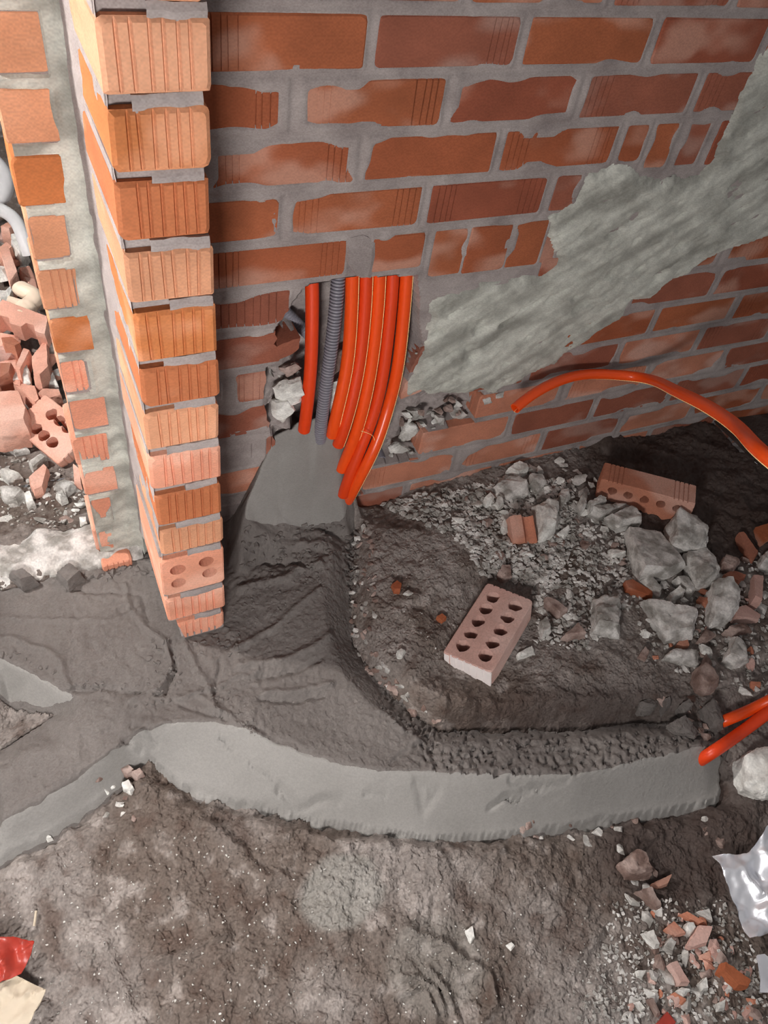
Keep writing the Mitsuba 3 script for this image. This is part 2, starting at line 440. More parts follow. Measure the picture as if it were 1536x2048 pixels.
def grid_mesh(A, B, C, keep=None):
    """Vertices (A, B, C) on a grid, triangles where keep (per vertex) holds; returned with unused vertices dropped."""
    ny, nx = A.shape
    v = np.stack([A, B, C], -1).reshape(-1, 3)
    i, j = np.meshgrid(np.arange(ny - 1), np.arange(nx - 1), indexing='ij')
    a, b, c, d = i * nx + j, i * nx + j + 1, (i + 1) * nx + j + 1, (i + 1) * nx + j
    if keep is not None:
        kf = keep.ravel()
        ok = kf[a] & kf[b] & kf[c] & kf[d]
        a, b, c, d = a[ok], b[ok], c[ok], d[ok]
    f = np.vstack([np.stack([a.ravel(), b.ravel(), c.ravel()], -1), np.stack([a.ravel(), c.ravel(), d.ravel()], -1)])
    m = trimesh.Trimesh(v, f, process=False)
    m.remove_unreferenced_vertices()
    return m


relief = grid_mesh(X, -h, Z)
cm = grid_mesh(X, -(h + np.clip((sd - over) * 0.5, -0.003, 0.0014)), Z, keep=(X < -0.292) & (sd > over - 0.004))  # brightness of the corner mortar is painted in by a lighter material
kc_ = obj('corner_mortar', cm, 'plaster', 'wall_back', smooth=35)
tag(kc_, 'grey mortar filling the corner beside the pier, painted paler for the light there')
core = trimesh.creation.box(bounds=[[-0.386, 0.104, -0.3], [RIGHT, 0.118, 1.45]])
obj('wall_back', trimesh.util.concatenate([relief, core]), 'joint_mortar', smooth=35)

# the rough plaster band
bx0, bz0, bx1, bz1 = plaster_poly.bounds
px_ = np.arange(bx0 - 0.02, min(bx1, RIGHT) + 0.02, 0.004)
pz_ = np.arange(bz0 - 0.02, bz1 + 0.02, 0.004)
PX, PZ = np.meshgrid(px_, pz_)
pp = np.stack([PX, PX * 0, PZ], -1)
psd = poly_sd(plaster_poly, PX, PZ) + (nfbm(pp * 45, 3, 31) - 0.5) * 0.016
s_, q_ = PX * 0.88 + PZ * 0.47, -PX * 0.47 + PZ * 0.88
streak = nfbm(np.stack([s_ * 7, q_ * 38, s_ * 0], -1), 4, 33) - 0.5
ph = 0.009 + 0.007 * streak + 0.012 * (nfbm(pp * 9, 3, 35) - 0.5) + 0.008 * (nfbm(pp * 60, 4, 36) - 0.5)
pits = np.clip((nfbm(np.stack([s_ * 22, q_ * 60, s_ * 0], -1), 3, 37) - 0.64) * 0.09, 0, 0.012)
ph = np.maximum(ph, 0.006) - pits * 0.6
ph = np.minimum(ph, -psd * 0.7 - 0.003)
pm = grid_mesh(PX, -ph, PZ, keep=psd < 0.006)
k = obj('plaster_band', pm, 'plaster', 'wall_back', smooth=40)
tag(k, 'rough grey cement plaster smeared in a diagonal band')
# the grey mortar plug over the chase
mp = wall([(693, 478), (726, 470), (752, 482), (752, 510), (738, 540), (742, 556), (712, 552), (692, 520)])
top = np.array([0.127, 0.715]) + (mp - [0.127, 0.715]) * 0.75
plug = hull(np.vstack([np.c_[mp[:, 0], np.full(8, 0.03), mp[:, 1]], np.c_[mp[:, 0], np.full(8, 0.0), mp[:, 1]], np.c_[top[:, 0], np.full(8, -0.006), top[:, 1]]]))
obj('mortar_plug', man(plug), 'joint_mortar', 'wall_back', smooth=20)
# thin mortar shelf under the lintel bricks
lp = wall([(430, 592), (560, 576), (640, 566), (700, 554), (760, 556), (830, 548), (872, 540)])

# ---------------------------------------------------------------- the pier that stands out of the wall
tag('wall_pier', 'brick pier standing out from the wall, grooved brick ends facing the room', None, None, 'structure')
PZ_ = [1.365, 1.28, 1.195, 1.110, 1.029, 0.944, 0.859, 0.768, 0.688, 0.600, 0.513, 0.424, 0.343, 0.222, 0.136, 0.066]
PX0, PX1, PY = -0.298, -0.188, -0.256
core_parts = []
for i in range(len(PZ_) - 1):
    zt, zb = PZ_[i] - 0.007, PZ_[i + 1] + 0.007
    x0, x1 = PX0 + float(rng.normal() * 0.0015), PX1 + float(rng.normal() * 0.0022)
    y0 = PY + float(rng.normal() * 0.002)
    last, holed = i == len(PZ_) - 2, i == 12
    if holed:
        cz = (zt + zb) / 2
        hs = [(PX0 + 0.026, cz + 0.020, 0.0142), (PX0 + 0.025, cz - 0.020, 0.0135), (PX1 - 0.032, cz + 0.024, 0.0138), (PX1 - 0.027, cz - 0.012, 0.0138)]
        m = brick_mesh(x0, x1, zb, zt, y0=y0, depth=0.20, holes=hs, seed=700 + i)
        m = m + m3.Manifold.cube([x1 - x0 - 0.02, 0.10, zt - zb - 0.02]).translate([x0 + 0.01, y0 + 0.085, zb + 0.01])
    else:
        gs = x0 + (x1 - x0) * (np.array([0.19, 0.31, 0.45, 0.58, 0.71, 0.83]) + rng.normal() * 0.012)
        m = brick_mesh(x0, x1, zb, zt, y0=y0, depth=0.25, grooves=list(gs), seed=700 + i, gdepth=0.0042, gw=0.0085, gtaper=0.08, cham=0.005)
    if last:                                # the lowest course is broken away at the left
        V = np.array([(PX0 - 0.05, y, z) for y in (-0.4, 0.05) for z in (0.0, 0.165)] + [(PX0 + 0.045, y, 0.0) for y in (-0.4, 0.05)] + [(PX0 + 0.006, y, 0.165) for y in (-0.4, 0.05)])
        m = m - hull(V)
    kk = obj('brick', man(m), 'pier_clay_pale' if i in (9, 12, 13, 14) else f'pier_clay_{i % 3}', 'wall_pier', smooth=25)
    if holed:
        tag(kk, 'brick laid with its round holes facing out')
    # bed joint above this brick: lumpy mortar set back, squeezed out in places
    jx0 = x0 + (0.025 if i % 2 else 0.04) + 0.01 * rng.random()
    pts = rng.random((90, 3)) * [x1 - 0.006 - jx0, 0.236, 0.02] + [jx0, PY + 0.004, PZ_[i] - 0.010]
    slab = trimesh.creation.box(bounds=[[x0 + 0.0008, PY + 0.014, PZ_[i] - 0.0085], [x1 - 0.004, 0.0, PZ_[i] + 0.0085]])
    xs_ = np.arange(jx0, x1 - 0.003, 0.004)
    top_ = PZ_[i] + 0.0065 + 0.004 * (nfbm(np.c_[xs_ * 60, xs_ * 0 + i, xs_ * 0], 3) - 0.5)
    bot_ = PZ_[i] - 0.0075 - 0.016 * np.clip(nfbm(np.c_[xs_ * 45, xs_ * 0 + i * 3.7, xs_ * 0], 2) - 0.5, 0, 1)
    out_ = PY + 0.0015 - 0.005 * (nfbm(np.c_[xs_ * 50, xs_ * 0 + i * 1.7, xs_ * 0 + 4], 2) - 0.2)
    A = np.stack([xs_] * 5)
    Bq = np.stack([xs_ * 0 + PY + 0.03, out_ + 0.003, out_, out_ + 0.002, xs_ * 0 + PY + 0.03])
    Cq = np.stack([top_, top_, (top_ + bot_) / 2, bot_, bot_])
    ooze = grid_mesh(A, Bq, Cq)
    obj('mortar_joint', trimesh.util.concatenate([slab, ooze]), 'joint_mortar', 'wall_pier', smooth=30)
# broken mortar foot of the pier
foot = []
for x in np.linspace(PX0 + 0.02, PX1 - 0.004, 8):
    zb = 0.064 + (0.03 if x < PX0 + 0.03 else 0.0) + 0.01 * abs(x - (PX0 + 0.05)) / 0.05
    for y in (PY + 0.001, -0.02):
        foot += [(x, y, 0.085), (x, y + (0.008 if y < -0.1 else 0), zb - 0.016 - 0.004 * rng.random())]
obj('mortar_joint', man(hull(foot)), 'joint_mortar', 'wall_pier', smooth=20)
fill = trimesh.creation.box(bounds=[[PX0 + 0.012, -0.17, 0.03], [PX1 - 0.02, 0.0, 1.4]])
obj('mortar_joint', fill, 'joint_mortar', 'wall_pier')
# smear of mortar in the corner on the pier's left cheek
ys = np.arange(-0.25, 0.004, 0.006)
zs = np.arange(0.155, 1.38, 0.006)
YS, ZS = np.meshgrid(ys, zs)
q3 = np.stack([YS, ZS, ZS * 0], -1)
sm = (nfbm(q3 * 22, 3, 41) - 0.5) * 0.006 + np.clip((YS + 0.10) / 0.10, 0, 1) ** 2 * 0.012 - 0.0026
obj('mortar_smear', grid_mesh(PX0 - sm, YS, ZS), 'joint_mortar', 'wall_pier', smooth=40)

# ---------------------------------------------------------------- ground
CTRL = []


def ctl(z, *pts):
    for p in pts:
        CTRL.append(hit(p[0], p[1], 2, z if len(p) == 2 else p[2]))


def ctl_line(z, *pts):
    for (u0, v0), (u1, v1) in zip(pts[:-1], pts[1:]):
        n = max(1, int(math.hypot(u1 - u0, v1 - v0) / 16))
        for i in range(n):
            CTRL.append(hit(u0 + (u1 - u0) * i / n, v0 + (v1 - v0) * i / n, 2, z))
    CTRL.append(hit(*pts[-1], 2, z))


def ctly(y, *pts):
    for p in pts:
        CTRL.append(hit(p[0], p[1], 1, y))


# trodden foreground
ctl(0.0, (0, 1790), (60, 1750), (150, 1690), (0, 1900), (0, 2047), (200, 1800), (400, 1900), (300, 2047), (600, 1800), (600, 2047), (800, 1800), (900, 1950), (1000, 1800), (900, 2047), (1150, 1850), (1200, 2047), (1100, 1950))
ctl(0.012, (320, 1600), (420, 1680), (560, 1720), (700, 1730), (850, 1720), (1000, 1720), (360, 1720))
ctl(0.03, (290, 1570))
ctl(-0.012, (1150, 1700), (1300, 1700), (1330, 1760), (1250, 1780), (1380, 1690))
ctl(0.0, (1350, 1900), (1536, 1900), (1536, 2047), (1400, 2000), (1300, 1850))
ctl(0.03, (1450, 1620), (1500, 1650), (1536, 1560))
# front face of the mortar haunch: foot and crest
ctl_line(-0.004, (330, 1545), (400, 1588), (520, 1612), (640, 1640), (760, 1655), (850, 1672), (1000, 1665), (1150, 1645), (1290, 1622), (1420, 1600))
ctl(0.010, (300, 1520))
ctl_line(0.085, (270, 1462), (330, 1448), (400, 1441), (470, 1452), (560, 1485), (650, 1517), (740, 1537), (850, 1541), (930, 1543), (1000, 1546), (1080, 1548), (1150, 1549), (1220, 1535), (1290, 1516), (1405, 1490))
# lower left arm
ctl_line(0.0, (0, 1715), (100, 1668), (200, 1600), (270, 1535))
ctl_line(0.062, (0, 1640), (100, 1590), (200, 1520), (262, 1475))
ctl(0.07, (0, 1545), (60, 1500), (150, 1440), (220, 1420), (120, 1500), (280, 1420))
ctl_line(0.03, (0, 1500), (60, 1462), (120, 1425))
ctl(-0.01, (0, 1470), (40, 1450), (20, 1400))
ctl(0.02, (0, 1385), (45, 1405), (90, 1420))
ctl(0.07, (0, 1315), (70, 1352), (130, 1385), (160, 1400))
# mortar top
ctl(0.072, (0, 1190), (0, 1250), (100, 1200), (100, 1300), (200, 1250), (200, 1340), (280, 1200), (330, 1300), (400, 1330), (400, 1400), (500, 1380), (500, 1290), (600, 1290), (560, 1180), (480, 1150), (480, 1230), (600, 1440), (700, 1470), (560, 1110))
ctl_line(0.062, (860, 1482), (930, 1480), (1000, 1480), (1080, 1479), (1150, 1478), (1220, 1470), (1300, 1462), (1390, 1474))
ctl(0.076, (780, 1500), (920, 1512), (1100, 1514), (1250, 1492))
ctl_line(0.076, (668, 1100), (645, 1190), (656, 1280), (690, 1355), (760, 1424), (830, 1476))
ctl_line(0.025, (706, 1070), (704, 1130), (697, 1200), (704, 1285), (742, 1350), (812, 1420), (880, 1462), (940, 1462), (1000, 1462), (1080, 1460), (1150, 1458), (1220, 1450), (1290, 1440))
ctl_line(0.085, (745, 1060), (748, 1130), (744, 1210), (756, 1290), (806, 1360), (890, 1405), (1000, 1405), (1150, 1405), (1290, 1395))
# mound on the right and the rubble field
ctl(0.09, (800, 1120), (850, 1060), (810, 1210), (900, 1150), (850, 1290), (1100, 1340), (1250, 1340), (1000, 1100), (1120, 1200), (1180, 1260))
ctl(0.062, (890, 1330), (935, 1370), (980, 1400), (930, 1240), (970, 1180), (1080, 1220), (1030, 1320), (985, 1290))
ctl(0.085, (1190, 990), (1250, 1022), (1320, 1045), (1385, 1050))
ctl(0.075, (1400, 1420), (1440, 1390), (1350, 1250), (1250, 1150), (1200, 1050), (1100, 1050), (1420, 1150), (1500, 1250), (1536, 1380), (1460, 1300))
ctl(0.085, (1400, 1040), (1480, 1000), (1536, 1100), (1480, 1100))
ctl(0.04, (1480, 1440), (1536, 1440), (1536, 1500), (1470, 1500))
# foot of the wall
ctly(0.0, (700, 1030), (760, 1014), (840, 975), (900, 962), (960, 945), (1030, 925), (1100, 905), (1160, 898), (1200, 884), (1280, 872), (1350, 855), (1450, 840), (1536, 825))
ctly(-0.06, (1250, 915), (1400, 880), (1500, 862))
# mortar patch climbing into the chase
ctly(0.004, (552, 872), (600, 845), (640, 832), (668, 850), (690, 890))
ctly(-0.012, (522, 930), (560, 930), (620, 920), (680, 915), (700, 950))
ctly(-0.03, (496, 990), (560, 985), (620, 985), (690, 985))
ctly(-0.055, (485, 1040), (560, 1045), (630, 1045), (690, 1030))
for p in [(-0.10, 0.0, 0.10), (-0.16, -0.02, 0.075), (-0.2, -0.1, 0.07), (-0.24, -0.2, 0.068), (-0.14, -0.1, 0.07), (-0.12, -0.05, 0.078), (0.20, -0.05, 0.05), (0.21, -0.01, 0.06)]:
    CTRL.append(np.array(p))
# left: foot of the return, the passage behind
ctl(0.075, (300, 1115), (220, 1130), (150, 1140), (0, 1180), (80, 1165))
for p in [(-0.34, -0.004, 0.078), (-0.40, 0.0, 0.08), (-0.5, -0.01, 0.085), (-0.65, -0.01, 0.09), (-0.9, 0.0, 0.09), (-0.5, 0.08, 0.08), (-0.7, 0.08, 0.085), (-0.40, 0.10, 0.06), (-0.5, 0.2, 0.04),
          (-0.4, 0.35, 0.02), (-0.6, 0.4, 0.02), (-0.3, 0.6, 0.02), (-0.5, 0.7, 0.06), (-0.8, 0.6, 0.03), (-0.45, 1.0, 0.10), (-0.7, 1.2, 0.1), (-0.3, 1.3, 0.06), (-0.2, 0.2, 0.04), (0.0, 0.3, 0.0),
          (-1.2, -0.3, 0.06), (-1.0, -0.6, 0.03), (-1.6, -1.0, 0), (-1.0, -1.2, 0), (-0.3, -1.6, 0), (0.8, -1.7, 0), (2.0, -1.4, 0.02), (1.3, -1.0, 0.02), (1.4, -0.5, 0.08), (2.2, -0.4, 0.1), (2.2, 0.0, 0.1), (1.7, 0.0, 0.1),
          (-1.8, 0.5, 0.0), (-1.6, 2.6, 0.0), (0.0, 2.6, 0.0), (2.2, 0.4, 0.0), (1.0, 0.4, 0.0), (0.3, 0.12, 0.0), (-1.8, -1.9, 0), (2.3, -1.9, 0)]:
    CTRL.append(np.array(p))
CTRL = np.array(CTRL)
STEP = 0.004
tx = np.r_[np.arange(-1.8, -0.78, 0.03), np.arange(-0.78, 1.32, STEP), np.arange(1.32, 2.3, 0.03)]
NX0, NY0 = -0.84, -1.34
fx = np.arange(-0.80, 1.36, STEP)           # the fine field in view
fy = np.arange(-1.32, 0.30, STEP)
FX, FY = np.meshgrid(fx, fy)
lin_ip, near_ip = LinearNDInterpolator(CTRL[:, :2], CTRL[:, 2]), NearestNDInterpolator(CTRL[:, :2], CTRL[:, 2])


def base_height(x, y):
    z = lin_ip(x, y)
    return np.where(np.isnan(z), near_ip(x, y), z)


Hs = base_height(FX, FY)
Hs = gaussian_filter(Hs, 1.8)
MORTAR_PX = [(-160, 1235), (0, 1180), (80, 1164), (150, 1140), (220, 1128), (300, 1112), (330, 1095)]
mortar_outline = [hit(u, v, 2, 0.075)[:2] for u, v in MORTAR_PX] + [(-0.20, 0.02), (-0.12, 0.02)]
mortar_outline += [hit(u, v, 1, y)[:2] + np.array([0, 0.03]) for u, v, y in ((496, 990, -0.03), (552, 872, 0.004), (640, 832, 0.004), (690, 890, 0.004), (704, 985, -0.02))]
mortar_outline += [hit(u, v, 2, 0.03)[:2] for u, v in ((708, 1060), (706, 1130), (699, 1200), (706, 1285), (744, 1350), (814, 1420), (882, 1464), (1000, 1466), (1150, 1462), (1290, 1446), (1400, 1462), (1428, 1478), (1446, 1508), (1436, 1540), (1450, 1572))]
mortar_outline += [hit(u, v, 2, -0.002)[:2] for u, v in ((1430, 1602), (1290, 1626), (1150, 1649), (1000, 1669), (850, 1676), (760, 1659), (640, 1642), (520, 1612), (400, 1590), (340, 1552), (300, 1524), (270, 1537), (200, 1602), (100, 1670), (0, 1718), (-160, 1800))]
mortar_outline += [hit(u, v, 2, 0.03)[:2] for u, v in ((-160, 1600), (0, 1502), (60, 1464), (120, 1426), (92, 1420), (45, 1407), (0, 1388), (-160, 1310))]
mortar_poly = Polygon(mortar_outline).buffer(0)
mortar_poly = mortar_poly if mortar_poly.geom_type == 'Polygon' else max(mortar_poly.geoms, key=lambda g: g.area)
P2 = np.stack([FX, FY, FX * 0], -1)
msd = poly_sd(mortar_poly, FX, FY) + (nfbm(P2 * 50, 3, 51) - 0.5) * 0.012


def line_bump(pts, width, height, z=0.07, y=None):
    """A ridge (height > 0) or groove along a line drawn by photo points at height z."""
    q = np.array([hit(u, v, 2, z)[:2] for u, v in pts])
    s = np.r_[0, np.cumsum(np.linalg.norm(np.diff(q, axis=0), axis=1))]
    t = np.arange(0, s[-1], 0.003)
    c = np.c_[np.interp(t, s, q[:, 0]), np.interp(t, s, q[:, 1])]
    c = c + (nfbm(np.c_[c * 40, c[:, :1] * 0], 2, 3)[:, None] - 0.5) * 0.012
    d, i = cKDTree(c).query(np.c_[FX.ravel(), FY.ravel()], distance_upper_bound=3 * width)
    e = np.where(np.isfinite(d), np.exp(-(d / width) ** 2), 0).reshape(FX.shape)
    return height * e


# relief of the trowelled mortar
fineM = (nfbm(P2 * 140, 3, 60) - 0.5)
roughM = nfbm(P2 * 45, 4, 61) - 0.5
patchy = np.clip((nfbm(P2 * 7, 3, 62) - 0.42) * 5, 0, 1)
Hsharp = gaussian_filter(base_height(FX, FY), 0.9)
crumbly = np.clip(1 - np.abs(FY + 0.15) / 0.07, 0, 1) * np.clip((FX + 0.18) / 0.03, 0, 1)
Hm = Hsharp + (0.0045 + 0.006 * crumbly) * fineM + 0.010 * roughM * crumbly + 0.0085 * roughM * (0.12 + 0.88 * patchy) + 0.005 * (nfbm(P2 * 12, 2, 63) - 0.5)
bumps = np.zeros_like(Hm)
for pts, w, hh in [([(480, 1330), (560, 1322), (620, 1300), (662, 1272)], 0.008, 0.010), ([(520, 1352), (580, 1345), (640, 1320)], 0.006, -0.009), ([(530, 1390), (600, 1385), (660, 1372)], 0.007, 0.009),
                   ([(520, 1402), (590, 1402), (650, 1390)], 0.005, -0.009), ([(470, 1300), (540, 1262), (600, 1210), (640, 1180)], 0.007, 0.008), ([(150, 1130), (140, 1180), (280, 1190), (300, 1240)], 0.004, -0.006),
                   ([(330, 1290), (345, 1330), (320, 1380), (260, 1400)], 0.005, 0.009), ([(345, 1300), (352, 1340), (330, 1390)], 0.004, -0.010), ([(0, 1235), (120, 1245), (220, 1245), (290, 1215)], 0.004, 0.005),
                   ([(150, 1378), (230, 1372), (280, 1390), (320, 1390)], 0.005, -0.008), ([(400, 1400), (470, 1450), (520, 1480)], 0.006, 0.008), ([(370, 1290), (420, 1380), (440, 1430)], 0.006, 0.008),
                   ([(300, 1395), (350, 1405), (420, 1380), (520, 1340)], 0.005, 0.006), ([(440, 1320), (430, 1390)], 0.004, -0.006), ([(330, 1400), (400, 1430), (500, 1460), (620, 1510)], 0.004, -0.005),
                   ([(0, 1275), (60, 1290), (120, 1320), (140, 1370)], 0.006, 0.008), ([(250, 1170), (260, 1220), (330, 1290)], 0.005, 0.006), ([(850, 1478), (825, 1500), (780, 1530)], 0.006, -0.006),
                   ([(760, 1424), (830, 1476), (850, 1482)], 0.005, 0.007), ([(490, 1060), (560, 1062), (680, 1058)], 0.010, -0.012), ([(490, 1090), (560, 1100), (640, 1090)], 0.012, 0.012),
                   ([(500, 1130), (560, 1120), (620, 1135)], 0.008, -0.012), ([(480, 1180), (560, 1160), (640, 1130)], 0.008, 0.010), ([(560, 1010), (580, 1030)], 0.006, -0.008)]:
    bumps += line_bump(pts, w, 0.9 * hh)
for pts, w, hh in [([(980, 1610), (1010, 1600), (1040, 1602)], 0.003, -0.010), ([(1010, 1575), (1040, 1585), (1080, 1578)], 0.004, -0.007), ([(500, 1530), (540, 1560), (560, 1580)], 0.002, -0.005), ([(440, 1490), (470, 1510)], 0.002, -0.005), ([(1150, 1640), (1230, 1625), (1300, 1620)], 0.004, -0.008), ([(560, 1570), (600, 1600), (680, 1595)], 0.006, -0.010), ([(380, 1560), (470, 1590), (560, 1600), (640, 1620)], 0.008, -0.010),
                   ([(830, 1580), (870, 1590), (850, 1610), (830, 1580)], 0.010, -0.007), ([(730, 1590), (770, 1595)], 0.004, -0.006), ([(250, 1492), (285, 1495)], 0.005, -0.012), ([(265, 1465), (320, 1490)], 0.004, -0.007), ([(1000, 1600), (1130, 1570)], 0.003, -0.005), ([(30, 1625), (180, 1540), (240, 1500)], 0.004, 0.003)]:
    bumps += line_bump(pts, w, 1.1 * hh, z=0.04)
Hface = gaussian_filter(Hsharp, 2.2) + 0.0012 * roughM
MORTAR_NOISY, Hm = Hm, Hm + bumps
mort_z = np.where(msd < 0, Hm, Hm - 1.6 * msd)
mort_z = np.where(FY > 0.09, Hs - 0.06, mort_z)
crest_px = [(0, 1640), (60, 1612), (100, 1590), (150, 1556), (200, 1520), (262, 1475), (270, 1463), (330, 1449), (400, 1442), (470, 1453), (560, 1486), (650, 1518), (740, 1538), (850, 1542), (1000, 1547), (1150, 1550), (1290, 1517), (1405, 1491), (1450, 1490)]
foot_px = [(1460, 1605), (1430, 1615), (1290, 1640), (1150, 1660), (1000, 1680), (850, 1690), (760, 1675), (640, 1655), (520, 1625), (400, 1602), (340, 1565), (300, 1538), (270, 1548), (200, 1612), (100, 1680), (0, 1730), (-160, 1820), (-160, 1720)]
face_poly = Polygon([hit(u, v, 2, 0.083 if u > 265 else 0.062)[:2] for u, v in crest_px] + [hit(u, v, 2, -0.01)[:2] for u, v in foot_px]).buffer(0)
fsd = gaussian_filter(poly_sd(face_poly, FX, FY), 1.5) + (nfbm(P2 * 60, 3, 52) - 0.5) * 0.010
base_keep = (msd < 0.028) & (FY < 0.032) & ~((FX > 0.20) & (FY > -0.02))
blend = np.clip(-fsd / 0.006 + 0.3, 0, 1)
mort_z = mort_z + blend * (Hface - MORTAR_NOISY)
topsand = np.clip((FX - 0.05) / 0.05, 0, 1) * np.clip((-0.42 - FY) / 0.03, 0, 1)      # sandy pits on the right arm
mort_z = mort_z - np.where((fsd > 0) & (msd < 0), topsand * 0.008 * np.clip(nfbm(P2 * 130, 2, 53) - 0.45, 0, 1) * 3, 0)
obj('wet_mortar', grid_mesh(FX, FY, mort_z, keep=base_keep), 'fresh_mortar', smooth=50)
k = obj('trowelled_face', grid_mesh(FX, FY, mort_z + np.clip(-fsd * 0.5, -0.004, 0.0018), keep=base_keep & (fsd <= 0.009)), 'smooth_mortar', 'wet_mortar', smooth=50)
tag(k, 'smooth paler trowelled front face')
patch_poly = Polygon([hit(u, v, 1, y)[:2] + np.array([0, dy]) for u, v, y, dy in ((488, 1045, -.056, 0), (492, 1000, -.032, 0), (520, 932, -.012, 0), (550, 874, .004, .03), (640, 834, .004, .03), (690, 892, .004, .03), (704, 955, -.014, 0), (694, 1000, -.035, 0), (692, 1036, -.056, 0), (630, 1050, -.058, 0), (560, 1048, -.057, 0))]).buffer(0)
qsd = gaussian_filter(poly_sd(patch_poly, FX, FY), 1.2) + (nfbm(P2 * 50, 3, 55) - 0.5) * 0.012
k = obj('trowelled_patch', grid_mesh(FX, FY, mort_z + np.clip(-qsd * 0.6, -0.004, 0.002), keep=base_keep & (qsd <= 0.008)), 'smooth_mortar', 'wet_mortar', smooth=50)
tag(k, 'smooth paler patch trowelled up into the wall chase')
end_poly = Polygon([hit(u, v, 2, z)[:2] for u, v, z in ((-160, 1250, .07), (0, 1314, .07), (70, 1351, .07), (135, 1386, .07), (165, 1404, .06), (92, 1424, .01), (45, 1409, .01), (0, 1390, .01), (-160, 1320, .01))]).buffer(0)
esd = gaussian_filter(poly_sd(end_poly, FX, FY), 1.5) + (nfbm(P2 * 60, 3, 54) - 0.5) * 0.010
k = obj('trowelled_end', grid_mesh(FX, FY, mort_z + np.clip(-esd * 0.5, -0.004, 0.0018), keep=base_keep & (esd <= 0.009)), 'smooth_mortar', 'wet_mortar', smooth=50)
tag(k, 'pale smooth end of the left mortar slab')
tag('wet_mortar', 'fresh dark grey mortar trowelled over the buried pipes, spreading in arms round the brick pier', 'mortar')

# the soil floor
fineS = nfbm(P2 * 120, 3, 70) - 0.5
midS = nfbm(P2 * 38, 4, 71) - 0.5
bigS = nfbm(P2 * 9, 3, 72) - 0.5
front = np.clip((-0.62 - FY) / 0.05, 0, 1)
bankz = np.clip(1 - np.abs(msd - 0.03) / 0.04, 0, 1)
soil_z = Hs + 0.009 * fineS + (0.014 + 0.016 * bankz) * midS + 0.014 * bigS + 0.012 * np.abs(nfbm(P2 * 22, 3, 73) - 0.5)
rub = np.clip((FX - 0.72) / 0.1, 0, 1) * np.clip((FY + 0.9) / 0.1, 0, 1)
soil_z += rub * (nfbm(P2 * 18, 4, 74) - 0.5) * 0.04
for pts, w, hh in [([(300, 1925), (380, 1905), (455, 1872)], 0.006, 0.008), ([(205, 1895), (235, 1960), (262, 2020)], 0.006, 0.008), ([(240, 1920), (275, 1985)], 0.008, -0.012), ([(470, 1880), (478, 1990), (470, 2047)], 0.010, -0.012),
                   ([(800, 1958), (840, 1950), (870, 1985), (890, 2030)], 0.005, 0.012), ([(795, 1985), (835, 1975), (860, 2010), (870, 2040)], 0.005, 0.012), ([(855, 1938), (895, 1985), (915, 2035)], 0.005, 0.011), ([(865, 1920), (930, 1930)], 0.003, -0.008), ([(808, 1864), (850, 1880), (910, 1912), (975, 1945), (990, 2010), (960, 2047)], 0.006, 0.013), ([(610, 1935), (630, 1965)], 0.008, -0.016), ([(640, 1962), (700, 1975), (760, 1995), (790, 2030)], 0.007, -0.012), ([(870, 1800), (862, 1850)], 0.007, -0.012), ([(590, 1795), (650, 1800), (660, 1815)], 0.004, -0.006), ([(440, 1790), (470, 1850)], 0.010, -0.012),
                   ([(440, 1590), (400, 1640), (520, 1740), (600, 1780)], 0.010, 0.010), ([(430, 1640), (560, 1760)], 0.008, -0.010), ([(1225, 1860), (1180, 1930), (1170, 1990)], 0.010, -0.016), ([(1205, 1940), (1225, 1960)], 0.016, -0.022), ([(1140, 1700), (1165, 1790)], 0.006, -0.010),
                   ([(520, 1650), (600, 1660), (560, 1680)], 0.01, 0.008), ([(640, 1680), (760, 1690), (900, 1690), (1000, 1700)], 0.012, 0.010), ([(180, 1790), (260, 1760), (290, 1730)], 0.004, -0.006), ([(870, 1690), (930, 1740), (960, 1800)], 0.008, -0.006)]:
    soil_z += line_bump(pts, w, 1.1 * hh if hh > 0 else 0.5 * hh, z=0.0)
soil_z -= 0.016 * np.exp(-((msd - 0.010) / 0.014) ** 2) * np.clip((-0.45 - FY) / 0.05, 0, 1)
soil_z = np.where(msd < 0.004, np.minimum(soil_z, Hs) - 0.03 * np.clip(-msd / 0.01 + 0.4, 0, 1), soil_z)
behind = (FY > 0.02) & (FX > -0.38)
soil_z = np.where(behind, np.minimum(soil_z, 0.03), soil_z)
# the coarse ground around the fine field, with a hole where the fine field lies
parts = [grid_mesh(FX, FY, soil_z)]
for x0, x1, y0, y1, n in [(-1.8, fx[0], -1.9, 2.8, (24, 90)), (fx[-1], 2.4, -1.9, 2.8, (24, 90)), (fx[0], fx[-1], -1.9, fy[0], (60, 20)), (fx[0], fx[-1], fy[-1], 2.8, (110, 120))]:
    cx, cy = np.meshgrid(np.linspace(x0, x1, n[0]), np.linspace(y0, y1, n[1]))
    cz = base_height(cx, cy) + 0.02 * (nfbm(np.stack([cx, cy, cx * 0], -1) * 12, 3, 77) - 0.5)
    parts.append(grid_mesh(cx, cy, cz))
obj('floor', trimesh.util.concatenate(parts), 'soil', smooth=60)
tag('floor', 'bare trodden grey-brown earth floor with footprints and grit', None, None, 'structure')
ground_ip = RegularGridInterpolator((fy, fx), np.maximum(soil_z, np.where(msd < 0, mort_z, -1)), bounds_error=False, fill_value=None)


def ground(x, y):
    if fx[0] <= x <= fx[-1] and fy[0] <= y <= fy[-1]:
        return float(ground_ip((y, x)))
    return float(base_height(np.array([x]), np.array([y]))[0])


def ground_hit(u, v, lift=0.0):
    z = 0.06
    for _ in range(12):
        p = hit(u, v, 2, z + lift)
        z = 0.5 * z + 0.5 * ground(p[0], p[1])
    return hit(u, v, 2, z + lift)


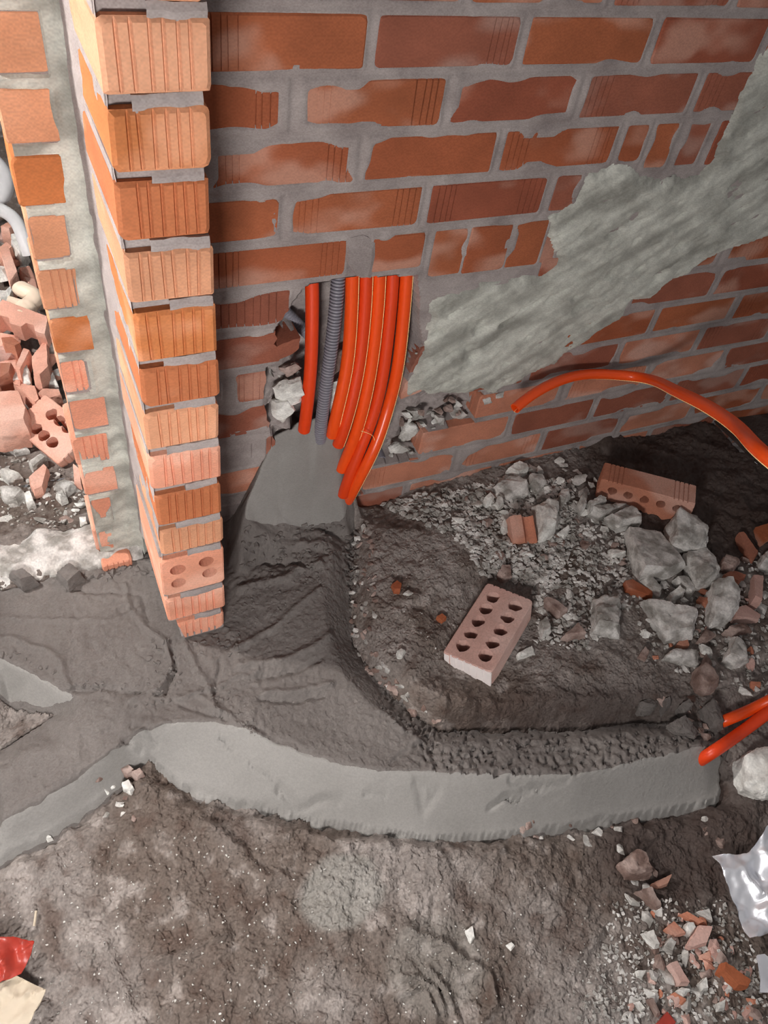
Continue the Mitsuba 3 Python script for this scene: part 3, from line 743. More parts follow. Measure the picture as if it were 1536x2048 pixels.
# the concrete skirt along the threshold of the passage
sx = np.arange(-0.95, -0.30, 0.005)
sy = np.arange(-0.06, 0.12, 0.005)
SX, SY = np.meshgrid(sx, sy)
s3 = np.stack([SX, SY, SX * 0], -1)
wy = (nfbm(s3 * 8, 3, 81) - 0.5) * 0.05
edge = np.minimum(SY + 0.035 + wy, 0.085 + wy - SY)
sz = 0.098 + 0.03 * (nfbm(s3 * 20, 4, 82) - 0.5) - 0.02 * np.clip(1 - edge / 0.03, 0, 1)
sz = np.where(edge < 0, sz - 0.9 * (-edge) - 0.02, sz)
ind = SX > -0.386
sz = np.where(ind & (SY > -0.004), 0.03, sz)
obj('concrete_sill', grid_mesh(SX, SY, sz, keep=edge > -0.03), 'grey_rock', smooth=45)
tag('concrete_sill', 'rough pale dusty concrete sill across the passage left of the brick return', 'sill')

# ---------------------------------------------------------------- pipes
RP = 0.0122


def pipe(name, pts, stripe=None, mat='orange_plastic', r=RP, hollow=False, label=None, category='pipe', group=None):
    t = thing(name)
    m, c, a, b, tan, s = tube(pts, r, 18, 0.008, hollow=hollow)
    obj('tube', m, mat, t, smooth=50)
    if stripe is not None:                  # a printed line along the pipe, stripe = the direction it faces
        d = np.asarray(stripe, float)
        d = d - tan * (tan @ d)[:, None]
        d /= np.linalg.norm(d, axis=1, keepdims=True)
        sm_, *_ = tube(c + d * (r - 0.0010), 0.0021, 6, 0.008)
        k = obj('stripe', sm_, 'stripe_print', t, smooth=50)
        tag(k, 'thin pale yellow printed line')
    tag(t, label, category, group)
    return t


def at_y(*uvy):
    return [hit(u, v, 1, y) for u, v, y in uvy]


STR = [0.85, -0.5, 0.1]
pipe('conduit_pipe', at_y((622, 520, 0.035), (624, 575, 0.028), (624, 650, 0.015), (621, 740, 0.0), (614, 815, -0.008), (608, 860, -0.006)), None, 'orange_plastic_dull', 0.0128,
     label='single orange conduit pipe left of the grey corrugated one, standing in the wall chase')
B = [[(704, 510, 0.035), (704, 560, 0.028), (701, 650, 0.016), (692, 740, 0.0), (676, 815, -0.014), (664, 870, -0.012)],
     [(732, 510, 0.035), (732, 560, 0.028), (727, 650, 0.016), (716, 740, 0.0), (700, 815, -0.016), (676, 890, -0.022)],
     [(759, 510, 0.035), (758, 560, 0.028), (752, 650, 0.016), (741, 740, 0.0), (726, 815, -0.016), (703, 890, -0.022), (682, 940, -0.02)],
     [(786, 510, 0.036), (785, 560, 0.028), (778, 650, 0.014), (767, 740, -0.002), (751, 815, -0.016), (724, 890, -0.03), (700, 950, -0.040), (686, 990, -0.040)],
     [(813, 510, 0.036), (812, 560, 0.028), (805, 650, 0.014), (794, 740, -0.002), (776, 815, -0.014), (751, 890, -0.044), (723, 948, -0.054), (704, 985, -0.046), (694, 1003, -0.004)]]
names = ['leftmost orange conduit pipe of the bundle of five in the wall chase', 'second orange conduit pipe from the left in the bundle of five', 'middle orange conduit pipe of the bundle of five in the wall chase',
         'fourth orange conduit pipe from the left in the bundle of five', 'rightmost orange conduit pipe of the bundle, reaching lowest beside the mortar']
for i, (pts, nm) in enumerate(zip(B, names)):
    pipe('conduit_pipe', at_y(*pts), STR if i in (0, 1, 2, 4) else None, 'orange_plastic' if i % 2 == 0 else 'orange_plastic_dull', RP + 0.0004, label=nm, group=None)
# corrugated conduit
cp = at_y((680, 515, 0.04), (675, 575, 0.03), (668, 650, 0.016), (655, 750, 0.0), (645, 825, -0.006), (640, 880, 0.0))
m, *_ = tube(cp, 0.0118, 18, 0.0006, ridges=lambda t: 0.0016 - 0.0042 * np.clip(np.cos(t * 2 * np.pi / 0.0064), 0, 1) ** 1.5)
obj('corrugated_conduit', m, 'grey_plastic', smooth=35)
tag('corrugated_conduit', 'grey corrugated flexible conduit between the single orange pipe and the orange bundle', 'conduit')
cp = at_y((560, 612, 0.075), (580, 632, 0.066), (598, 650, 0.060), (625, 676, 0.062))
m, *_ = tube(cp, 0.0105, 16, 0.00105, ridges=lambda t: 0.0014 * np.sin(t * 2 * np.pi / 0.0052))
k = obj('corrugated_conduit', m, 'grey_plastic', smooth=55)
tag(k, 'dusty grey corrugated conduit lying deep in the broken hole behind the single orange pipe', 'conduit')
# stub of conduit among the rubble low in the chase
c0 = hit(762, 921, 1, 0.02)
m, *_ = tube([c0, c0 + [0.004, 0.03, 0.002], c0 + [0.008, 0.06, 0.004]], 0.0135, 16, 0.006, hollow=True)
obj('conduit_stub', m, 'grey_plastic', smooth=50)
tag('conduit_stub', 'open end of a grey conduit poking out of the rubble right of the orange bundle', 'conduit')
# fibres caught on the bundle
fp = at_y((722, 862, -0.044), (735, 866, -0.046), (748, 876, -0.045), (741, 896, -0.046))
m, *_ = tube(fp, 0.0006, 6, 0.003)
obj('plastic_fibre', m, 'stripe_print', smooth=50)
tag('plastic_fibre', 'thin yellow plastic fibre snagged across the orange pipe bundle', 'fibre')
# the loose pipe arching in front of the wall
arc = [tuple(hit(u, v, 1, y)) for u, v, y in ((1030, 817, -0.10), (1080, 780, -0.07), (1135, 756, -0.045), (1190, 748, -0.035), (1260, 752, -0.06))] + [tuple(EYE + ray(u, v) * d) for u, v, d in ((1345, 778, 1.66), (1424, 818, 1.44), (1483, 862, 1.30), (1536, 915, 1.18))] + [(0.60, -0.72, 0.70), (0.74, -0.80, 0.55), (0.90, -0.84, 0.28), (0.90, -0.83, 0.10)]
pipe('conduit_pipe', arc, [-0.55, -0.25, -0.75], 'orange_plastic', 0.0118, hollow=True, label='loose orange conduit pipe arching free in front of the wall, open end to the left')
pA = [ground_hit(1432, 1448, 0.0) + [0, 0.0, -0.005]] + [ground_hit(u, v, l) for u, v, l in ((1460, 1437, 0.025), (1500, 1420, 0.04), (1545, 1398, 0.07), (1600, 1372, 0.10))]
pipe('conduit_pipe', pA, None, 'orange_plastic', 0.0118, label='upper of the two orange conduit pipes coming out of the ground at the right edge')
pB = [ground_hit(1405, 1516, 0.0) + [0, 0.0, -0.01]] + [ground_hit(u, v, l) for u, v, l in ((1430, 1501, 0.03), (1475, 1470, 0.035), (1520, 1437, 0.05), (1580, 1392, 0.08))]
pipe('conduit_pipe', pB, None, 'orange_plastic_dull', 0.0122, label='lower orange conduit pipe at the right edge, entering the end of the mortar arm')


# ---------------------------------------------------------------- loose bricks
def pose(rot, at):
    m = np.eye(4)
    m[:3, :3], m[:3, 3] = rot, at
    return T(m.tolist())


def rot_zyx(z, y, x):
    cz, s_z, cy, s_y, cx, s_x = *[f(math.radians(a)) for a in (z,) for f in (math.cos, math.sin)], *[f(math.radians(a)) for a in (y,) for f in (math.cos, math.sin)], *[f(math.radians(a)) for a in (x,) for f in (math.cos, math.sin)]
    return np.array([[cz, -s_z, 0], [s_z, cz, 0], [0, 0, 1]]) @ np.array([[cy, 0, s_y], [0, 1, 0], [-s_y, 0, cy]]) @ np.array([[1, 0, 0], [0, cx, -s_x], [0, s_x, cx]])


def holed_brick(L, W, Tk, nx=5, ny=2, r=0.0135, seed=0, gl=True, long_grooves=False):
    """Lies flat, top face at z = 0, length along x; round holes through, grooves across the two ends."""
    b = brick_mesh(-L / 2, L / 2, -W / 2, W / 2, y0=0, depth=Tk, seed=seed, cham=0.002).rotate([-90, 0, 0])   # (x, y, z) -> (x, z, -y)
    cut = []
    for i in range(nx):
        for j in range(ny):
            x, y = (i - (nx - 1) / 2) * L * 0.172, (j - (ny - 1) / 2) * W * 0.46
            rr = np.random.default_rng(seed * 97 + i * 7 + j)
            a = np.arange(12) * np.pi / 6
            q = np.c_[x + r * (1 + 0.07 * rr.normal(size=12)) * np.cos(a), y + r * (1 + 0.07 * rr.normal(size=12)) * np.sin(a)]
            cut.append(m3.Manifold.extrude(m3.CrossSection([q]), Tk * 1.6).translate([0, 0, -Tk * 1.3]))
    if gl:
        for y in np.linspace(-W / 2 + 0.018, W / 2 - 0.018, 6):
            for s in (-1, 1):
                cut.append(m3.Manifold.cube([0.006, 0.004, Tk * 2], True).translate([s * L / 2, float(y), -Tk / 2]))
    if long_grooves:
        for q in range(4):
            for s in (-1, 1):
                for t in (-1, 1):
                    cut.append(m3.Manifold.cube([0.003, 0.005, Tk * 2], True).translate([t * (L / 2 - 0.02 - 0.011 * q), s * W / 2, -Tk / 2]))
    return b - m3.Manifold.batch_boolean(cut, m3.OpType.Add)


t = thing('loose_brick')
b1 = man(holed_brick(0.2075, 0.111, 0.056, r=0.0148, seed=21))
R1 = rot_zyx(36.0, -3.5, -12.0)
at1 = EYE + 0.965 * (np.array([0.353, -0.423, 0.063]) - EYE)
obj('body', b1, 'dusty_clay', t, smooth=25, to_world=pose(R1, at1))
# the near end is caked with pale dust: a skin on the ribs
ribs = [trimesh.creation.box(bounds=[[-0.1045, -0.053, -0.053], [-0.1015, 0.052, -0.003]])]
for y0, y1 in [(-0.054, -0.041), (-0.037, -0.026), (-0.022, -0.010), (-0.006, 0.006), (0.010, 0.022), (0.026, 0.037), (0.041, 0.053)]:
    ribs.append(trimesh.creation.box(bounds=[[-0.1055, y0, -0.052], [-0.102, y1, -0.004]]))
k = obj('dust_crust', trimesh.util.concatenate(ribs), 'lime_dust', t, to_world=pose(R1, at1))
tag(k, 'white dust caked on the ribbed end')
tag(t, 'whole brick with ten round holes upward and a white ribbed end, on the mound', 'brick')
t = thing('loose_brick')
b2 = man(holed_brick(0.235, 0.105, 0.072, nx=5, ny=2, r=0.0115, seed=22, long_grooves=True).translate([0, -0.0525, 0]).rotate([90, 0, 0]))
# here the holed face looks along -y and the scored long side lies on top
R2 = rot_zyx(-42.3, -4.7, -3.9)
obj('body', b2, 'brick_clay_4', t, smooth=25, to_world=pose(R2, (0.882, -0.245, 0.150)))
tag(t, 'whole orange brick half sunk in rubble at the wall foot, scored side up', 'brick')


# ---------------------------------------------------------------- rubble
def lump(V, size, amp, seed, refine):
    """A broken lump: convex hull of V, refined and roughened."""
    m = hull(V).refine_to_length(refine)
    t = man(m)
    v = np.array(t.vertices)
    n = t.vertex_normals
    v = v + n * ((nfbm(v / size * 3.2 + seed, 4, seed) - 0.62 * np.abs(nfbm(v / size * 6.5 + seed, 2, seed + 5) - 0.5) - 0.40) * 1.5 * amp * size)[:, None]
    return trimesh.Trimesh(v, t.faces, process=False)


def chunk(name, px, height, mat, label, category, sink=0.3, amp=0.14, seed=0, top=0.72, group=None, parts=None, lift=0.0):
    """A piece of rubble whose outline was read off the photo, lying on the ground with its own thickness."""
    r = np.random.default_rng(seed + 1000)
    px = np.array(px, float)
    c = px.mean(0)
    g = ground_hit(c[0], c[1], lift + height * 0.4)
    zg = g[2] - height * 0.4
    o = np.array([hit(u, v, 2, zg + 0.45 * height)[:2] for u, v in px])
    cc = o.mean(0)
    tilt = r.normal(size=2) * 0.12
    rel = o - cc
    size = float(np.sqrt(max(1e-6, Polygon(o).buffer(0).area)))
    tp = rel * (top + 0.12 * r.random((len(o), 1)))
    V = np.vstack([np.c_[cc + rel * 0.96, np.full(len(o), zg - sink * height - 0.004)],
                   np.c_[o, zg + 0.35 * height + 0.15 * height * r.random(len(o))],
                   np.c_[cc + tp + [0, 0.08 * height], zg + height * ((1.0 if amp < 0.06 else 0.0) + (0.0 if amp < 0.06 else 1.0) * (0.8 + 0.35 * r.random(len(o)))) + tp @ tilt]])
    m = lump(V, max(size, 0.01), amp, seed, max(0.0035, size * 0.075))
    k = obj(name, m, mat, smooth=28)
    tag(k, label, category, group)
    return k


def P(ox, oy, s, *pts):
    return [(ox + x * s, oy + y * s) for x, y in pts]


A_, B_, C_, D_, E_ = (960, 900, 0.1953), (1236, 980, 0.1953), (936, 700, 0.3906), (1136, 1700, 0.2604), (1236, 1380, 0.1953)
BIG = [
    ('mortar_chunk', P(*A_, (540, 590), (700, 530), (810, 560), (790, 760), (770, 860), (620, 920), (570, 720)), .05, 'pale_rock', 'largest whitish mortar lump, right of the small channelled brick piece', 'rubble'),
    ('mortar_chunk', P(*A_, (130, 370), (280, 285), (400, 300), (500, 370), (480, 460), (290, 490)), .035, 'grey_rock', 'broad flat grey mortar lump near the wall foot above the channelled brick piece', 'rubble'),
    ('mortar_chunk', P(*A_, (270, 210), (390, 145), (490, 165), (495, 215), (390, 270)), .03, 'pale_rock', 'pale pointed stone lying against the foot of the wall left of the sunken brick', 'rubble'),
    ('mortar_chunk', P(*A_, (500, 270), (640, 280), (690, 340), (600, 420), (520, 350)), .03, 'grey_rock', 'crumbly grey lump between the pale pointed stone and the whitish lump', 'rubble'),
    ('mortar_chunk', P(*A_, (820, 430), (910, 410), (920, 500), (850, 560), (790, 520)), .03, 'grey_rock', 'small upright grey lump just above the whitish lump', 'rubble'),
    ('mortar_chunk', P(*A_, (990, 560), (1050, 450), (1090, 490), (1070, 620), (1030, 650)), .035, 'grey_rock', 'narrow upright grey stone left of the two flat slabs by the sunken brick', 'rubble'),
    ('mortar_chunk', P(*A_, (1090, 560), (1240, 490), (1300, 520), (1120, 640)), .03, 'grey_rock', 'slim grey slab close under the left end of the sunken brick', 'rubble'),
    ('mortar_chunk', P(*A_, (1100, 640), (1400, 560), (1536, 570), (1220, 700)), .03, 'grey_rock', 'long grey slab in front of the sunken brick, behind the wider slab', 'rubble'),
    ('mortar_chunk', P(*A_, (1280, 690), (1536, 600), (1660, 690), (1640, 760), (1420, 790)), .035, 'grey_rock', 'wide smooth grey slab in front of the sunken brick', 'rubble'),
    ('mortar_chunk', P(*A_, (800, 860), (920, 780), (910, 850), (850, 905), (770, 880)), .02, 'pale_rock', 'flat pale chip just right of the whitish lump', 'rubble'),
    ('mortar_chunk', P(*A_, (210, 800), (240, 720), (285, 740), (275, 840), (240, 860)), .02, 'pale_rock', 'small white chip left of the channelled brick piece', 'rubble'),
    ('mortar_chunk', P(*A_, (30, 520), (100, 450), (150, 480), (120, 560), (60, 570)), .025, 'pale_rock', 'pale chip below the left end of the broad flat lump', 'rubble'),
    ('mortar_chunk', P(*A_, (150, 560), (170, 500), (220, 500), (240, 560), (190, 600)), .022, 'pale_rock', 'rounded pale chip below the broad flat lump', 'rubble'),
    ('mortar_chunk', P(*A_, (1310, 1030), (1390, 1020), (1490, 1080), (1350, 1110)), .02, 'pale_rock', 'flat pale chip left of the big grey slab with an orange corner', 'rubble'),
    ('mortar_chunk', P(*A_, (180, 1270), (220, 1200), (310, 1210), (330, 1300), (240, 1330)), .03, 'brown_rock', 'dull greenish grey lump behind the top end of the ten-hole brick', 'rubble'),
    ('brick_shard', P(*B_, (90, 400), (260, 400), (440, 430), (530, 560), (690, 790), (500, 880), (230, 890), (120, 600)), .035, 'grey_rock', 'big flat brick slab coated in grey mortar, largest piece of the rubble', 'rubble'),
    ('mortar_chunk', P(*B_, (510, 350), (560, 270), (800, 310), (930, 480), (910, 580), (690, 620), (560, 580)), .06, 'grey_rock', 'thick grey mortar lump right of the sunken brick, behind the oblong one', 'rubble'),
    ('mortar_chunk', P(*B_, (680, 640), (910, 590), (1000, 740), (1030, 870), (940, 960), (800, 990), (740, 860)), .05, 'grey_rock', 'oblong grey mortar lump right of the big coated slab', 'rubble'),
    ('mortar_chunk', P(*B_, (940, 1000), (980, 950), (1120, 970), (1240, 1100), (1210, 1220), (1130, 1350), (950, 1390)), .055, 'grey_rock', 'tall layered grey mortar lump at the right of the rubble, left of the pink shard', 'rubble'),
    ('brick_shard', P(*B_, (50, 960), (130, 945), (360, 1060), (345, 1110), (80, 1035)), .022, 'brick_clay_0', 'orange grooved brick shard below the big coated slab', 'rubble'),
    ('mortar_chunk', P(*B_, (200, 930), (320, 900), (440, 1050), (420, 1090), (340, 1040)), .03, 'grey_rock', 'grey lump directly behind the orange grooved shard', 'rubble'),
    ('mortar_chunk', P(*B_, (500, 1090), (620, 1010), (670, 1080), (540, 1140)), .03, 'pale_rock', 'small bright pebble right of the orange grooved shard', 'rubble'),
    ('mortar_chunk', P(*B_, (570, 910), (680, 900), (795, 1020), (740, 1100), (690, 1020)), .03, 'grey_rock', 'jagged grey lump between the bright pebble and the oblong lump', 'rubble'),
    ('mortar_chunk', P(*B_, (240, 1130), (520, 1200), (790, 1290), (770, 1520), (620, 1500), (500, 1540), (430, 1440)), .05, 'grey_rock', 'large jagged grey lump in front of the rubble field, pointed to the left', 'rubble'),
    ('brick_shard', P(*B_, (585, 1600), (680, 1490), (720, 1610), (640, 1630)), .02, 'brick_clay_2', 'little orange brick chip below the large jagged lump', 'rubble'),
    ('mortar_chunk', P(*B_, (800, 1560), (880, 1450), (1010, 1490), (890, 1570)), .03, 'brown_rock', 'brownish lump right of the large jagged lump', 'rubble'),
    ('mortar_chunk', P(*B_, (450, 1740), (540, 1640), (830, 1650), (820, 1790), (650, 1780)), .03, 'grey_rock', 'flat grey lump below the little orange chip', 'rubble'),
    ('mortar_chunk', P(*B_, (830, 1590), (940, 1640), (970, 1710), (860, 1670)), .02, 'pale_rock', 'small white flake right of the little orange chip', 'rubble'),
    ('river_cobble', P(*B_, (770, 1950), (790, 1830), (850, 1790), (950, 1850), (1030, 2000), (990, 2060), (900, 2080), (820, 2040)), .05, 'brown_rock', 'smooth rounded cobble above the end of the mortar arm', 'stone'),
    ('mortar_chunk', P(*B_, (1090, 1730), (1180, 1510), (1280, 1560), (1340, 1750), (1200, 1790)), .04, 'grey_rock', 'upright grey lump right of the white flake', 'rubble'),
    ('brick_shard', P(*B_, (1150, 1270), (1290, 1210), (1460, 1290), (1430, 1350), (1160, 1360)), .03, 'dusty_clay', 'pinkish dusty brick shard right of the tall layered lump', 'rubble'),
    ('mortar_chunk', P(*B_, (1090, 1440), (1290, 1370), (1370, 1450), (1180, 1490)), .03, 'brown_rock', 'flat lump just below the pinkish shard', 'rubble'),
    ('brick_shard', P(*B_, (1200, 490), (1250, 480), (1430, 660), (1370, 750)), .03, 'dark_clay', 'dark curved brick shard near the right edge, above the slim upright one', 'rubble'),
    ('brick_shard', P(*B_, (1400, 400), (1536, 370), (1560, 500), (1490, 540)), .03, 'brick_clay_2', 'orange brick chip in the dark at the right edge', 'rubble'),
    ('mortar_chunk', P(*B_, (1440, 720), (1536, 640), (1620, 700), (1560, 830), (1450, 790)), .04, 'grey_rock', 'grey lump cut by the right edge, below the orange chip', 'rubble'),
    ('brick_shard', P(*B_, (1370, 900), (1480, 900), (1450, 1180), (1370, 1150)), .03, 'dusty_clay', 'slim upright brick shard near the right edge above the pinkish shard', 'rubble'),
    ('mortar_chunk', P(*B_, (1080, 680), (1250, 740), (1170, 840), (1030, 790)), .03, 'brown_rock', 'dim lump right of the oblong grey lump', 'rubble'),
    ('brick_shard', P(*B_, (1060, 900), (1150, 850), (1290, 920), (1210, 980)), .03, 'dark_clay', 'dim brick shard right of the tip of the oblong lump', 'rubble'),
    ('mortar_chunk', P(*C_, (645, 1280), (690, 1265), (780, 1275), (770, 1465), (640, 1445)), .045, 'grey_rock', 'squarish grey block right of the ten-hole brick', 'rubble'),
    ('mortar_chunk', P(*C_, (390, 1270), (460, 1300), (510, 1350), (470, 1370), (400, 1310)), .03, 'brown_rock', 'brown lump between the ten-hole brick and the squarish grey block', 'rubble'),
    ('mortar_chunk', P(*C_, (365, 1400), (400, 1375), (420, 1450), (380, 1470)), .03, 'grey_rock', 'grey lump touching the right side of the ten-hole brick', 'rubble'),
    ('mortar_chunk', P(*C_, (250, 1560), (330, 1520), (345, 1560), (260, 1575)), .015, 'pale_rock', 'flat pale chip at the lower right of the ten-hole brick', 'rubble'),
    ('mortar_chunk', P(*C_, (480, 1470), (560, 1410), (600, 1480), (520, 1480)), .03, 'brown_rock', 'low brown lump left of the squarish grey block', 'rubble'),
    ('mortar_chunk', P(*C_, (870, 1570), (900, 1530), (930, 1550), (910, 1590)), .02, 'brown_rock', 'small brown stone alone on the mound below the squarish block', 'rubble'),
    ('brick_shard', [(782, 1172), (794, 1164), (803, 1172), (800, 1184), (788, 1184)], .018, 'brick_clay_0', 'tiny orange brick chip alone on the mound near the trench', 'rubble'),
    ('mortar_chunk', [(806, 1188), (816, 1182), (827, 1186), (818, 1194)], .010, 'pale_rock', 'tiny white flake beside the tiny orange chip on the mound', 'rubble'),
    ('mortar_chunk', [(793, 1305), (802, 1298), (812, 1304), (804, 1316), (795, 1314)], .014, 'pale_rock', 'single pale pebble on the near slope of the mound', 'rubble'),
    ('brick_shard', [(872, 1236), (884, 1230), (893, 1238), (884, 1246)], .014, 'brick_clay_2', 'ochre brick crumb left of the ten-hole brick', 'rubble'),
    ('concrete_chunk', [(1478, 1520), (1500, 1500), (1560, 1495), (1580, 1590), (1520, 1592), (1490, 1575)], .05, 'pale_rock', 'big white concrete lump at the right edge below the two orange pipes', 'rubble'),
    ('mortar_clod', P(*E_, (200, 160), (330, 100), (410, 150), (360, 210), (230, 220)), .03, 'fresh_mortar', 'dark mortar clod at the left of the clods behind the mortar arm', 'rubble'),
    ('mortar_clod', P(*E_, (620, 170), (700, 130), (750, 190), (680, 250)), .03, 'fresh_mortar', 'round dark mortar clod in the middle of the clods behind the mortar arm', 'rubble'),
    ('mortar_clod', P(*E_, (520, 340), (650, 290), (830, 420), (780, 490), (600, 430)), .03, 'fresh_mortar', 'long dark mortar clod lying on the far end of the mortar arm', 'rubble'),
    ('mortar_clod', P(*E_, (840, 200), (930, 130), (1040, 230), (1080, 400), (960, 380)), .045, 'fresh_mortar', 'largest dark mortar clod, left of the two orange pipes', 'rubble'),
    ('mortar_clod', P(*E_, (450, 130), (500, 100), (530, 170), (480, 230)), .03, 'fresh_mortar', 'small dark mortar clod left of the round one', 'rubble'),
    ('mortar_chunk', P(*D_, (380, 120), (500, 20), (580, 50), (650, 190), (560, 220), (450, 210)), .05, 'brown_rock', 'dark grey lump in the shadow left of the silver bag', 'rubble'),
    ('brick_shard', P(*D_, (630, 270), (790, 200), (760, 275), (690, 300)), .02, 'dark_clay', 'dark red brick shard below the dark grey lump', 'rubble'),
    ('mortar_chunk', P(*D_, (520, 320), (620, 290), (720, 440), (680, 460)), .025, 'brown_rock', 'wedge shaped brownish stone left of the silver bag', 'rubble'),
    ('mortar_chunk', P(*D_, (440, 330), (555, 430), (480, 420)), .015, 'pale_rock', 'white triangular flake left of the wedge shaped stone', 'rubble'),
    ('brick_shard', P(*D_, (740, 610), (800, 560), (900, 650), (820, 670)), .02, 'brick_clay_4', 'pale pink brick chip left of the white pebble in the bottom right rubble', 'rubble'),
    ('pebble', P(*D_, (885, 600), (910, 560), (960, 560), (980, 610), (935, 665), (900, 650)), .026, 'pale_rock', 'round white pebble between two pink chips in the bottom right rubble', 'stone'),
    ('brick_shard', P(*D_, (910, 750), (990, 590), (1100, 600), (1060, 730), (940, 765)), .022, 'dusty_clay', 'flat pinkish brown chip right of the white pebble', 'rubble'),
    ('brick_shard', P(*D_, (850, 500), (900, 480), (1040, 570), (1000, 585)), .018, 'brick_clay_4', 'long pink chip above the white pebble', 'rubble'),
    ('mortar_chunk', P(*D_, (980, 480), (1080, 455), (1110, 550), (1050, 520)), .02, 'pale_rock', 'pale curved flake above the pinkish brown chip', 'rubble'),
    ('mortar_chunk', P(*D_, (570, 640), (640, 620), (700, 750), (660, 760)), .022, 'pale_rock', 'whitish elongated stone at the left of the bottom right rubble', 'rubble'),
    ('mortar_chunk', P(*D_, (720, 760), (770, 680), (825, 720), (800, 800)), .024, 'grey_rock', 'grey stone below the pale pink chip', 'rubble'),
    ('brick_shard', P(*D_, (770, 880), (830, 860), (920, 1040), (850, 1040)), .022, 'dusty_clay', 'long brown brick chip in the middle of the bottom right rubble', 'rubble'),
    ('brick_shard', P(*D_, (1160, 940), (1180, 870), (1390, 1020), (1370, 1070), (1290, 1060)), .03, 'brick_clay_2', 'bright orange brick piece beside the lower tip of the silver bag', 'rubble'),
    ('mortar_chunk', P(*D_, (820, 1090), (860, 1060), (940, 1080), (880, 1140)), .02, 'pale_rock', 'crumbly white lump below the long brown chip', 'rubble'),
    ('mortar_chunk', P(*D_, (1000, 1030), (1050, 980), (1070, 1080), (1020, 1090)), .02, 'pale_rock', 'pale pointed pebble left of the bright orange piece', 'rubble'),
    ('mortar_chunk', P(*D_, (520, 930), (600, 930), (570, 985), (535, 970)), .016, 'pale_rock', 'small white pebble at the lower left of the bottom right rubble', 'rubble'),
    ('mortar_chunk', P(*D_, (630, 920), (700, 960), (680, 1010), (640, 990)), .02, 'grey_rock', 'grey pebble right of the small white pebble', 'rubble'),
    ('mortar_chunk', P(*D_, (1140, 1180), (1190, 1160), (1200, 1230), (1150, 1240)), .02, 'pale_rock', 'pale pebble at the bottom right under the orange piece', 'rubble'),
    ('brick_shard', P(*D_, (680, 1336), (750, 1250), (820, 1336), (760, 1400)), .02, 'red_film', 'red scrap cut by the bottom edge', 'scrap'),
    ('mortar_chunk', P(*D_, (600, 1150), (640, 1140), (710, 1270), (680, 1280)), .02, 'brown_rock', 'slim brown stone above the red scrap', 'rubble'),
    ('mortar_chunk', P(*D_, (510, 1170), (540, 1160), (590, 1230), (560, 1245)), .014, 'pale_rock', 'slim pale stone left of the slim brown one', 'rubble'),
    ('pebble', [(1012, 1890), (1022, 1884), (1030, 1892), (1022, 1902)], .012, 'pale_rock', 'lone white pebble on the bare soil in the lower right', 'stone'),
    ('mortar_chunk', [(930, 1862), (944, 1852), (950, 1876), (940, 1888)], .010, 'pale_rock', 'thin white flake lying on the bare soil beside the footprint', 'rubble'),
    ('mortar_chunk', [(243, 1568), (258, 1560), (270, 1580), (262, 1590), (246, 1580)], .02, 'pale_rock', 'bright stone in the notch under the fork of the mortar', 'rubble'),
    ('mortar_chunk', [(238, 1545), (258, 1532), (272, 1545), (255, 1556)], .025, 'brown_rock', 'brown stone above the bright stone in the mortar fork', 'rubble'),
    ('mortar_chunk', [(262, 1548), (282, 1540), (290, 1552), (276, 1562)], .025, 'brown_rock', 'brown stone right of the bright stone in the mortar fork', 'rubble'),
    ('mortar_chunk', [(88, 1668), (98, 1668), (106, 1678), (94, 1682)], .012, 'pale_rock', 'small pale pebble at the foot of the left mortar arm', 'rubble'),
]
for i, (nm, px, hh, mt, lb, cat) in enumerate(BIG):
    smoothish = nm in ('river_cobble', 'pebble')
    chunk(nm, px, hh * 0.85, mt, lb, cat, seed=i, amp=0.03 if smoothish else (0.05 if nm == 'brick_shard' else 0.15), top=0.62 if smoothish else (0.86 if nm == 'brick_shard' else 0.72))
# the channelled brick piece
t = thing('brick_piece')
g = ground_hit(1044, 1075)
bm = m3.Manifold.cube([0.062, 0.075, 0.04], True) - m3.Manifold.cylinder(0.2, 0.016, 0.016, 16, True).rotate([90, 0, 0]).translate([0.012, -0.03, 0.02])
bm = bm ^ hull(np.array([(x, y, z) for x in (-.031, .029) for y in (-.036, .03) for z in (-.02, .012)] + [(x * .7, y * .85, .022) for x in (-.031, .031) for y in (-.03, .036)]))
obj(t + '__body', man(bm), 'brick_clay_4', None, smooth=20, to_world=pose(rot_zyx(-14, 0, 22), g + [0, 0.01, 0.018]))
tag(t, 'small orange brick piece with an open channel, left of the largest whitish lump', 'brick')


# stones lying in the chase
def ledge_chunk(px, y, depth, mat, label, name='mortar_chunk', seed=0, group=None):
    r = np.random.default_rng(seed + 5000)
    o = np.array([hit(u, v, 1, y) for u, v in px])
    c = o.mean(0)
    rel = o - c
    V = np.vstack([c + rel * 0.75 + [0, -depth * 0.5, 0.3 * depth], o, c + rel * 0.9 + [0, depth * 0.6, -0.3 * depth]])
    size = max(0.012, float(np.linalg.norm(rel, axis=1).mean() * 2))
    k = obj(name, lump(V, size, 0.15, seed, max(0.004, size * 0.12)), mat, smooth=28)
    tag(k, label, 'rubble', group)


